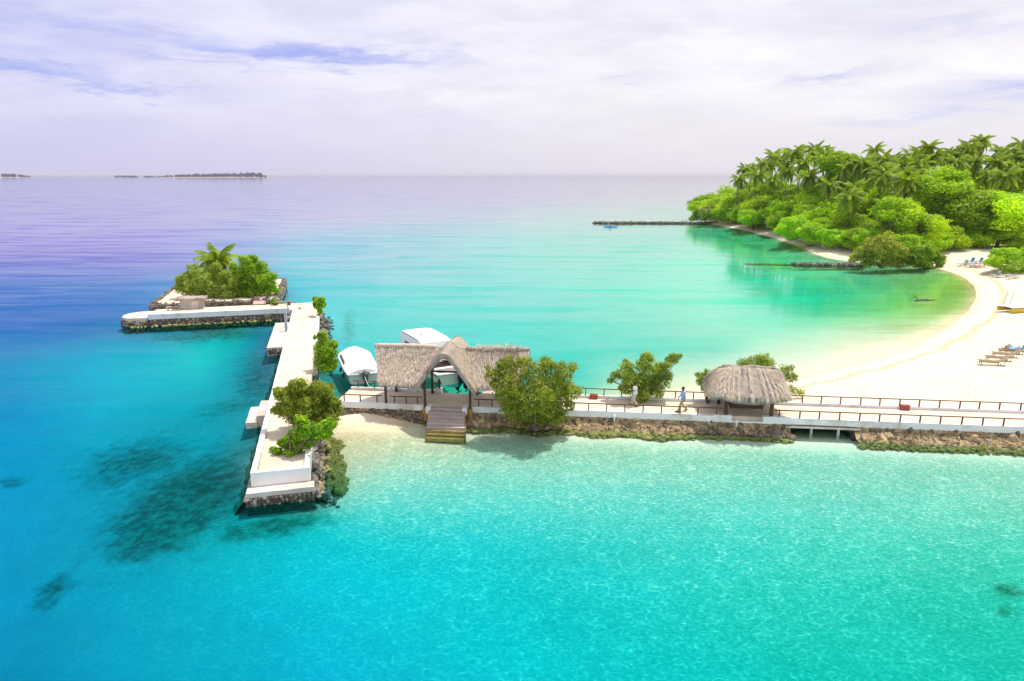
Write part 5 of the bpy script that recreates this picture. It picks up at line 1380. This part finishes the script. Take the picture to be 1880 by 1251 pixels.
bush_px((1299, 741), 1.02, [(1300, 700, 13), (1288, 692, 10), (1312, 694, 12), (1295, 712, 9), (1308, 716, 9), (1300, 686, 8), (1284, 703, 6)], .12, 5000, 'leaf_dusty', 'small green bush left of the thatched hut', seed=23, depth=.6, trunk=.05)
bush_px((1395, 736), 1.02, [(1380, 668, 18), (1410, 670, 14), (1360, 668, 10), (1398, 660, 12), (1440, 685, 16), (1455, 695, 11), (1450, 720, 14), (1470, 722, 8), (1395, 690, 22), (1360, 690, 16), (1425, 700, 18), (1380, 720, 18), (1410, 725, 16), (1358, 725, 12)], .12, 14000, 'leaf_dusty', 'wide green bush standing behind the thatched hut', seed=24, depth=.5, nl=14, shift=(0, 1.3))
bush_px((562, 790), 1.3, [(565, 745, 30), (535, 735, 26), (595, 745, 26), (520, 752, 18), (548, 712, 18), (580, 718, 18), (605, 765, 20), (612, 740, 14), (515, 725, 12), (590, 715, 14), (602, 720, 13), (545, 765, 22), (585, 778, 20), (530, 716, 10)], .15, 28000, 'leaf_olive', 'large dark olive bush covering the jetty where the walkway begins', seed=25, nl=16)
bush_px((535, 833), 1.3, [(540, 800, 15), (560, 790, 16), (580, 800, 14), (525, 815, 13), (545, 822, 13), (510, 832, 9), (565, 815, 11), (595, 785, 14), (600, 800, 10), (503, 838, 6), (530, 838, 8), (555, 775, 12), (610, 782, 8)], .15, 9500, 'leaf_bright', 'bright green low bush in front of the dark olive bush on the jetty', seed=26, nl=14, aspect=.6)
bush_px((600, 678), 1.3, [(595, 630, 13), (600, 645, 17), (590, 660, 15), (605, 668, 14), (585, 640, 11), (610, 650, 10), (592, 615, 8), (598, 685, 14), (612, 672, 8), (580, 620, 5), (600, 700, 11)], .24, 4200, 'leaf_bright', 'tall leafy green bush on the right side of the jetty', seed=27, nl=12, aspect=.6)
bush_px((585, 580), 1.25, [(585, 555, 8), (579, 550, 6), (591, 551, 6), (584, 564, 6), (588, 572, 5), (593, 560, 5), (580, 562, 5)], .30, 1500, 'leaf_bright', 'small bright green tree at the far end of the jetty', 'tree', 'small_tree', seed=28, nl=6, aspect=.6)
# islet plants
bush_px((380, 546), 1.5, [(425, 520, 16), (410, 505, 13), (375, 520, 22), (345, 522, 18), (400, 525, 20), (360, 502, 15), (390, 500, 14), (330, 530, 11), (345, 505, 9), (415, 535, 14), (372, 535, 14), (340, 515, 12), (395, 490, 8), (345, 536, 12), (365, 541, 11), (395, 541, 12), (420, 541, 12)], .24, 18000, 'leaf_dusty', 'sprawling yellowish green bush on the left half of the islet', seed=29, nl=10)
bush_px((465, 543), 1.5, [(470, 490, 20), (490, 525, 18), (445, 520, 20), (460, 505, 26), (485, 515, 20), (435, 508, 18), (455, 485, 17), (480, 495, 16), (440, 530, 16), (470, 530, 18), (495, 530, 12), (430, 490, 9), (500, 508, 9), (465, 475, 9), (440, 541, 13), (462, 542, 13), (485, 540, 12)], .25, 20000, 'leaf_bright', 'dense rounded green tree on the right half of the islet', 'tree', 'islet_tree', seed=30, nl=10, aspect=.55)
bush_px((505, 541), 1.5, [(500, 530, 8), (506, 534, 6), (494, 536, 6)], .28, 700, 'leaf_shrub', 'small bright shrub at the right corner of the islet', seed=31, nl=4)
bush_px((505, 560), 1.1, [(503, 553, 5), (507, 556, 4), (500, 557, 4)], .28, 500, 'leaf_bright', 'little green plant beside the islet ramp', 'plant', 'plant', seed=32, nl=3)


# ---- palms
def frond_mesh(seed, L, arch, npair=36):
    r = random.Random(seed); mb = MB(); pts = []
    for i in range(9):
        t = i / 8; pts.append(Vector((L * (t - .12 * arch * t * t), 0, L * (.34 * t - arch * .62 * t ** 2.1))))
    mb.tube(pts, [.045 * (1 - i / 9) + .01 for i in range(9)], 4, cap=False)
    for i in range(npair):
        t = .10 + .89 * i / (npair - 1); x = t * 8; a = min(int(x), 7); p = pts[a].lerp(pts[a + 1], x - a); d = (pts[a + 1] - pts[a]).normalized()
        ln = L * .27 * math.sin(math.pi * min(1, .12 + t * .85)) ** .7 * r.uniform(.85, 1.1)
        for s in (-1, 1):
            q = (Vector((0, s, 0)) * .80 + d * .62 + Vector((0, 0, -.30 - r.uniform(0, .35)))).normalized(); w = d * L * .017
            o = len(mb.v); mid = p + q * ln * .55; tip = p + q * ln + Vector((0, 0, -ln * .22))
            mb.v.extend([tuple(p - w), tuple(p + w), tuple(mid + w), tuple(mid - w), tuple(tip)])
            mb.f.extend([(o, o + 1, o + 2, o + 3), (o + 3, o + 2, o + 4)])
    return mb.mesh('frond', M['frond'])


M['dry_frond'] = mat_leaf('dry_frond', (.16, .10, .04), (.28, .19, .08), (.42, .31, .15), .3, .2, .5)
DRY = frond_mesh(9, 1.0, 1.6, 22); DRY.materials.clear(); DRY.materials.append(M['dry_frond'])
FRONDS = [frond_mesh(i, 1.0, a) for i, a in enumerate((.75, 1.05, 1.3, 1.5))]


def palm(foot, top, size, label, seed, n=20, group=None):
    t = empty('palm_tree', tuple(foot), 0, label, 'palm tree', group); r = random.Random(seed); top = Vector(top) - Vector(foot)
    b = Vector((r.uniform(-.6, .6), r.uniform(-.6, .6), 0))
    pts = [Vector((0, 0, -.3)).lerp(top, k / 6) + b * math.sin(math.pi * k / 6) for k in range(7)]
    MB().tube(pts, [.26, .20, .17, .16, .15, .14, .15], 8).build('trunk', M['palm_trunk'], t, smooth=True)
    for i in range(n):
        q = i / n; el_ = math.radians(74 - 112 * q ** .95 + r.uniform(-10, 10)); a = i * 2.39996 + r.uniform(-.2, .2); m_ = FRONDS[min(3, int(q * 4))] if r.random() < .75 else r.choice(FRONDS)
        s = size * (1 - .12 * abs(q - .4)) * r.uniform(.86, 1.1)
        link('frond', m_, t, tuple(top + Vector((math.cos(a), math.sin(a), 0)) * .12), (r.uniform(-.25, .25), -(el_ - .33), a), (s, s, s))
    for i in range(r.choice([0, 2, 3, 4])):
        a = r.uniform(0, 6.28); s = size * r.uniform(.7, .95)
        link('dry_frond', DRY, t, tuple(top + Vector((0, 0, -.1))), (r.uniform(-.3, .3), math.radians(r.uniform(28, 50)), a), (s, s, s))
    return t


f = G(398, 545, 1.5) + Vector((0, 3, 0)); palm(f, At(398, 478, f.y), 3.6, 'single palm with arching fronds between the two islet bushes', 77, 22)

# ---- the forest behind the beach
BX = [1240, 1285, 1310, 1370, 1420, 1470, 1530, 1570, 1640, 1700, 1760, 1820, 1880, 2000]
BD = [262, 256, 240, 214, 194, 168, 152, 142, 134, 134, 146, 142, 136, 124]
YL = [404, 404, 408, 420, 426, 436, 446, 470, 484, 480, 468, 466, 470, 480]
YU = [392, 378, 362, 345, 342, 340, 326, 328, 334, 322, 312, 312, 318, 320]
def unit_crown(seed, mat, n, leaf, flat=1.0, nb=17):
    r = random.Random(seed); bl = []
    for i in range(nb):
        a = r.uniform(0, 6.28); z = r.uniform(-.5, 1); q = math.sqrt(max(0, 1 - min(1, abs(z)) ** 2)) * r.uniform(.45, .8); rad = r.uniform(.18, .42)
        bl.append((math.cos(a) * q, math.sin(a) * q, z * .66 * flat, rad, rad, rad * .85))
    return quads_mesh('crown', leaf_cloud(bl, n, leaf, seed, .6, spread=.25), M[mat]), bl


CROWNS = [unit_crown(100 + i, 'leaf_forest', 11000, .078, 1.0, 27) for i in range(6)]
SHRUBS = []
for i in range(3):
    r = random.Random(300 + i); bl = [(0, 0, .05, .80, .80, .62)]
    for k in range(16):
        a = r.uniform(0, 6.28); z = r.uniform(-.1, .85); q = math.sqrt(1 - z * z) * .80; bl.append((math.cos(a) * q, math.sin(a) * q, z * .62, .26, .26, .22))
    SHRUBS.append((quads_mesh('foliage', leaf_cloud(bl, 9000, .10, 300 + i, .65, spread=.10, bump=.10), M['leaf_shrub']), bl))
TRUNKS = []
for i in range(3): TRUNKS.append(limbs(CROWNS[i][1], (0, 0, -.55), .05, i, 8).mesh('limbs', M['bark']))
TRUNK = MB().tube([(0, 0, -.05), (.03, .02, .5), (0, 0, 1)], [1.2, .9, .7], 7).mesh('trunk', M['bark'])


def tree(p, ground, rx, rz, k, label, group, rot):
    t = empty('broadleaf_tree', (p.x, p.y, ground), rot, label, 'tree', group)
    h = p.z - ground
    link('crown', CROWNS[k % 6][0], t, (0, 0, h), (0, 0, 0), (rx, rx * .95, rz))
    link('limbs', TRUNKS[k % 3], t, (0, 0, h), (0, 0, 0), (rx, rx, rz))
    link('trunk', TRUNK, t, (0, 0, 0), (0, 0, 0), (.05 * rx, .05 * rx, max(h - rz * .5, .3)))
    return t


ORD = ['first', 'second', 'third', 'fourth', 'fifth', 'sixth', 'seventh', 'eighth', 'ninth', 'tenth', 'eleventh', 'twelfth', 'thirteenth', 'fourteenth', 'fifteenth', 'sixteenth', 'seventeenth', 'eighteenth', 'nineteenth', 'twentieth', 'twenty-first', 'twenty-second', 'twenty-third', 'twenty-fourth', 'twenty-fifth', 'twenty-sixth', 'twenty-seventh', 'twenty-eighth', 'twenty-ninth', 'thirtieth']
def nth(i):
    return ORD[i] if i < 30 else ['thirty-', 'forty-', 'fifty-'][i // 10 - 3] + ORD[i % 10] if (i + 1) % 10 and i >= 30 else ['thirtieth', 'fortieth', 'fiftieth'][i // 10 - 2]


r = random.Random(12)
rowname = ['low green tree at the foot of the forest edge', 'green tree in the lower forest slope', 'green tree in the middle forest slope', 'green tree high on the forest slope', 'green tree in the top canopy under the palms']
for k in range(5):
    x = 1283 + k * 6; i = 0
    while x < 1935:
        bd = float(np.interp(x, BX, BD)); D = bd + 1 + k * 8.5 + r.uniform(-2, 2); sc = D / FPX
        yl, yu = float(np.interp(x, BX, YL)), float(np.interp(x, BX, YU)); fr_ = (k + .15) / 4.3
        py = yl - 16 + (yu + 14 - yl + 16) * fr_ ** .9 + r.uniform(-6, 6)
        wpx = (30 if x < 1330 else 38) * r.uniform(.85, 1.2) * (1 if k else .85); rx = wpx * sc; rz = rx * r.uniform(.62, .8)
        p = At(x, py, D); ground = 1.5
        if p.z - ground < rz * .62: p.z = ground + rz * .62
        if not (1745 < x < 1885 and k == 0):
            tree(p, ground, rx, rz, r.randrange(60), '%s, %s from the far tip' % (rowname[k], nth(i)), 'broadleaf trees of the forest', r.uniform(0, 6.28)); i += 1
        x += wpx * 1.05
# big yellow green tree masses named one by one
for (x, y, D, w, lab) in [(1725, 350, 150, 62, 'large yellow green tree mass right of the forest middle'), (1775, 385, 146, 66, 'broad bright green tree in the right forest front'), (1840, 395, 142, 66, 'broad green tree above the bright shrub at the right'), (1690, 420, 136, 48, 'green tree leaning over the bay beside the olive bush'),
                          (1740, 440, 140, 40, 'dark leafed tree overhanging the shaded chairs'), (1800, 440, 143, 46, 'dark leafed tree behind the shaded chairs'), (1860, 440, 139, 44, 'dark leafed tree behind the bright right shrub'), (1540, 305, 178, 40, 'olive brown tree reaching into the palm skyline'), (1640, 395, 140, 52, 'bright tree behind the olive bush')]:
    p = At(x, y, D); rx = w * D / FPX; tree(p, 1.5, rx, min(rx * .72, (p.z - 1.2) / .6), int(x), lab, 'broadleaf trees of the forest', x)
for (x, y, D, w, h, lab) in [(1456, 421, 163, 36, 24, 'rounded bright green shrub on the sand, leftmost of four'), (1493, 428, 156, 33, 22, 'rounded bright green shrub on the sand, second of four from the left'), (1528, 438, 150, 34, 20, 'rounded bright green shrub on the sand, third of four'), (1562, 440, 145, 28, 18, 'rounded bright green shrub touching the olive bush'),
                             (1858, 480, 112, 50, 27, 'large rounded bright green shrub beside the upper beach chairs'), (1660, 452, 131, 34, 24, 'bright shrub at the water edge of the bay'), (1375, 400, 204, 26, 16, 'bright shrub at the far beach end'), (1600, 440, 139, 36, 22, 'bright shrub above the olive bush')]:
    p = At(x, y, D); s_ = D / FPX; t = empty('shrub', (p.x, p.y, max(p.z - h * s_ * .5, .5)), x, lab, 'shrub', 'rounded beach shrubs')
    q = SHRUBS[int(x) % 3]; link('foliage', q[0], t, (0, 0, h * s_ * .45), (0, 0, 0), (w * s_, w * s_ * .9, h * s_ * 1.25))
    limbs(q[1], (0, 0, -.2), .05, int(x), 5, 1).build('branches', M['bark'], t)
bush_px((1618, 490), .2, [(1610, 462, 26), (1640, 466, 24), (1585, 466, 18), (1625, 445, 18), (1600, 448, 15), (1590, 484, 10), (1620, 486, 10), (1650, 487, 10), (1680, 486, 9), (1565, 478, 8), (1665, 472, 18), (1640, 482, 12), (1600, 480, 12), (1575, 472, 10)], .36, 15000, 'leaf_olive', 'feathery olive bush overhanging the bay water by the short groyne', seed=41, nl=10)
bush_px((1690, 489), .3, [(1690, 484, 9), (1705, 486, 8), (1725, 485, 7), (1690, 466, 20), (1712, 470, 16), (1675, 478, 12), (1725, 478, 10), (1700, 480, 10)], .38, 8000, 'leaf_bright', 'bright leafy bush at the start of the curved beach', seed=42, nl=8, aspect=.6)
bush_px((1295, 407), 1.0, [(1290, 392, 12), (1280, 397, 9), (1302, 393, 11), (1272, 401, 6), (1296, 384, 7)], .7, 2500, 'leaf_dusty', 'thin pale green bush at the far tip of the headland', seed=43, nl=6)

# undergrowth closes the floor of the wood
rr = np.random.default_rng(9); n = 26000
x = rr.uniform(1280, 1990, n); D = np.interp(x, BX, BD) + 3 + rr.uniform(0, 1, n) ** 1.3 * 55
z = .9 + rr.uniform(0, 1, n) ** 1.6 * (1.8 + .07 * (D - np.interp(x, BX, BD)))
ax = (x - 940) / FPX; cx = ax * (D / math.cos(PITCH)) * .985
c = np.stack([cx, D, z], 1); nn = rr.normal(size=(n, 3)); nn[:, 2] += 1; nn /= np.linalg.norm(nn, axis=1)[:, None]; t_ = np.cross(nn, rr.normal(size=(n, 3))); t_ /= np.linalg.norm(t_, axis=1)[:, None]; b_ = np.cross(nn, t_)
L_ = rr.uniform(.5, 1.2, (n, 1)); ok = np.ones(n, bool); ok &= ~((x > 1740) & (x < 1900) & (D < np.interp(x, BX, BD) + 4))
V = np.stack([c - t_ * L_, c + b_ * L_ * .5, c + t_ * L_, c - b_ * L_ * .5], 1)[ok]
tag(link('undergrowth', quads_mesh('undergrowth', V, M['leaf_forest'])), kind='stuff')

PALMS = [(1357, 327, 10, 4.6), (1391, 327, 12, 4.8), (1421, 325, 12, 5.0), (1400, 297, 34, 4.6), (1421, 289, 38, 4.4), (1459, 287, 34, 5.0), (1498, 272, 38, 5.4), (1513, 284, 44, 4.2), (1486, 330, 20, 4.8), (1476, 300, 26, 4.6), (1553, 306, 26, 4.2), (1594, 297, 34, 4.2), (1622, 288, 36, 4.4), (1615, 312, 28, 4.6),
         (1640, 305, 40, 4.2), (1672, 296, 36, 4.4), (1705, 268, 36, 4.4), (1712, 290, 34, 4.4), (1735, 292, 34, 4.2), (1776, 270, 36, 5.0), (1800, 266, 40, 4.4), (1790, 295, 30, 4.6), (1828, 298, 28, 4.8), (1850, 300, 34, 4.8), (1846, 328, 16, 4.8), (1876, 274, 36, 4.6), (1868, 305, 26, 4.6), (1902, 300, 30, 4.8), (1560, 368, 8, 4.4), (1625, 378, 6, 4.6),
         (1622, 330, 20, 4.4), (1570, 340, 16, 4.0), (1690, 308, 26, 4.2), (1755, 302, 26, 4.2), (1441, 305, 24, 4.4), (1380, 308, 20, 4.4), (1349, 388, 2, 3.8), (1384, 404, 0, 3.6), (1660, 320, 24, 4.2), (1935, 285, 34, 4.8), (1815, 320, 18, 4.4), (1530, 318, 26, 4.0)]
for x, y, d_, s_ in [(1368, 316, 26, 4.2), (1436, 296, 38, 4.0), (1470, 274, 46, 4.0), (1522, 336, 12, 4.2), (1580, 310, 30, 4.4), (1640, 290, 46, 3.8), (1690, 284, 44, 4.0), (1748, 284, 40, 4.0), (1786, 280, 42, 4.2), (1840, 286, 42, 4.0), (1890, 290, 34, 4.6), (1668, 345, 14, 4.0)]: PALMS.append((x, y, d_, s_))
for x, y, d_, s_ in [(1410, 306, 26, 4.4), (1448, 312, 18, 4.4), (1512, 294, 28, 4.4), (1535, 290, 40, 4.0), (1580, 300, 30, 4.4), (1606, 280, 46, 4.0), (1656, 298, 34, 4.2), (1690, 280, 44, 4.2), (1748, 284, 40, 4.0), (1786, 280, 42, 4.2), (1840, 284, 42, 4.2), (1890, 290, 34, 4.6), (1668, 335, 14, 4.2)]: PALMS.append((x, y, d_, s_))
PALMS.sort()
sky_i = low_i = 0
for i, (x, y, dd_, s) in enumerate(PALMS):
    D = float(np.interp(x, BX, BD)) + dd_; p = At(x, y + 5 * math.sin(i * 2.3), D)
    if y < float(np.interp(x, [1350, 1420, 1500, 1900], [330, 300, 296, 300])): lab = 'tall palm crown on the forest skyline, %s from the left' % nth(sky_i); sky_i += 1
    else: lab = 'palm rising out of the green canopy below the skyline, %s from the left' % nth(low_i); low_i += 1
    palm(Vector((p.x + (i % 5 - 2) * .5, p.y + 1, 1.4)), p, s * .82 * (.86 + .28 * ((i * 37) % 11) / 10), lab, 500 + i, 23, 'coconut palms of the forest')


# ------------------------------------------------------------------ far islands
def far_island(x0, x1, D, hmax, label, seed, prof, sand=True):
    a = At(x0, 325, D); b = At(x1, 325, D); L = b.x - a.x; c = (a + b) / 2; r = random.Random(seed)
    t = empty('far_island', (c.x, D, 0), 0, label, 'island')
    if sand:
        mb = MB(); mb.grid([[(L * .5 * k * math.cos(q), 60 * k * math.sin(q), z) for q in np.linspace(0, 2 * math.pi, 41)] for k, z in ((1.0, -.5), (.97, 1.6), (.5, 2.2), (.05, 2.2))]); mb.build('sand', M['path'], t)
    bl = []
    n = int(L / 9)
    for i in range(n):
        q = (i + r.uniform(0, 1)) / n; h = hmax * float(np.interp(q, *prof)) * r.uniform(.75, 1.15)
        if h < .6: continue
        bl.append((L * (q - .5) * .97, r.uniform(-25, 25), h * .5 + 1.5, 8 + h * .2, 8, h * .55))
    o = link('woodland', quads_mesh('woodland', leaf_cloud(bl, len(bl) * 70, 4.0, seed, .8), M['far_wood_hazed']), t); o['kind'] = 'stuff'
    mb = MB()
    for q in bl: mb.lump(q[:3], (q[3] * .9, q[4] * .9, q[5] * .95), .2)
    o = mb.build('wood_core', M['far_wood_hazed'], t); o['kind'] = 'stuff'
    return t


far_island(285, 492, 4300, 25, 'long low wooded island on the horizon left of centre', 1, ([0, .1, .25, .5, .9, .97, 1], [.1, .45, .65, .85, 1.05, .9, .2]))
far_island(267, 284, 4300, 12, 'tiny wooded islet just left of the long island', 2, ([0, .3, .6, 1], [.3, .7, .6, .3]), False)
far_island(212, 253, 4300, 9, 'thin dark strip of land left of the long island', 3, ([0, .1, .9, 1], [.7, .9, .9, .7]), False)
far_island(-160, 62, 4300, 23, 'low wooded island with pale sand at the left edge', 4, ([0, .7, .85, .93, 1], [.9, .9, .8, .55, .25]))


# ------------------------------------------------------------------ sea haze
hb = MB().box(-70000, 70000, -40, 70000, -4, 46).build('haze', None); tag(hb, kind='stuff')
m = bpy.data.materials.new('sea_haze'); m.use_nodes = True; T = NT(m.node_tree)
pv = T.n('ShaderNodeVolumePrincipled'); pv.inputs['Color'].default_value = (.93, .91, 1.0, 1); pv.inputs['Density'].default_value = HAZE; pv.inputs['Anisotropy'].default_value = .2
o = T.n('ShaderNodeOutputMaterial'); T.l(pv.outputs[0], o.inputs['Volume']); hb.data.materials.append(m)
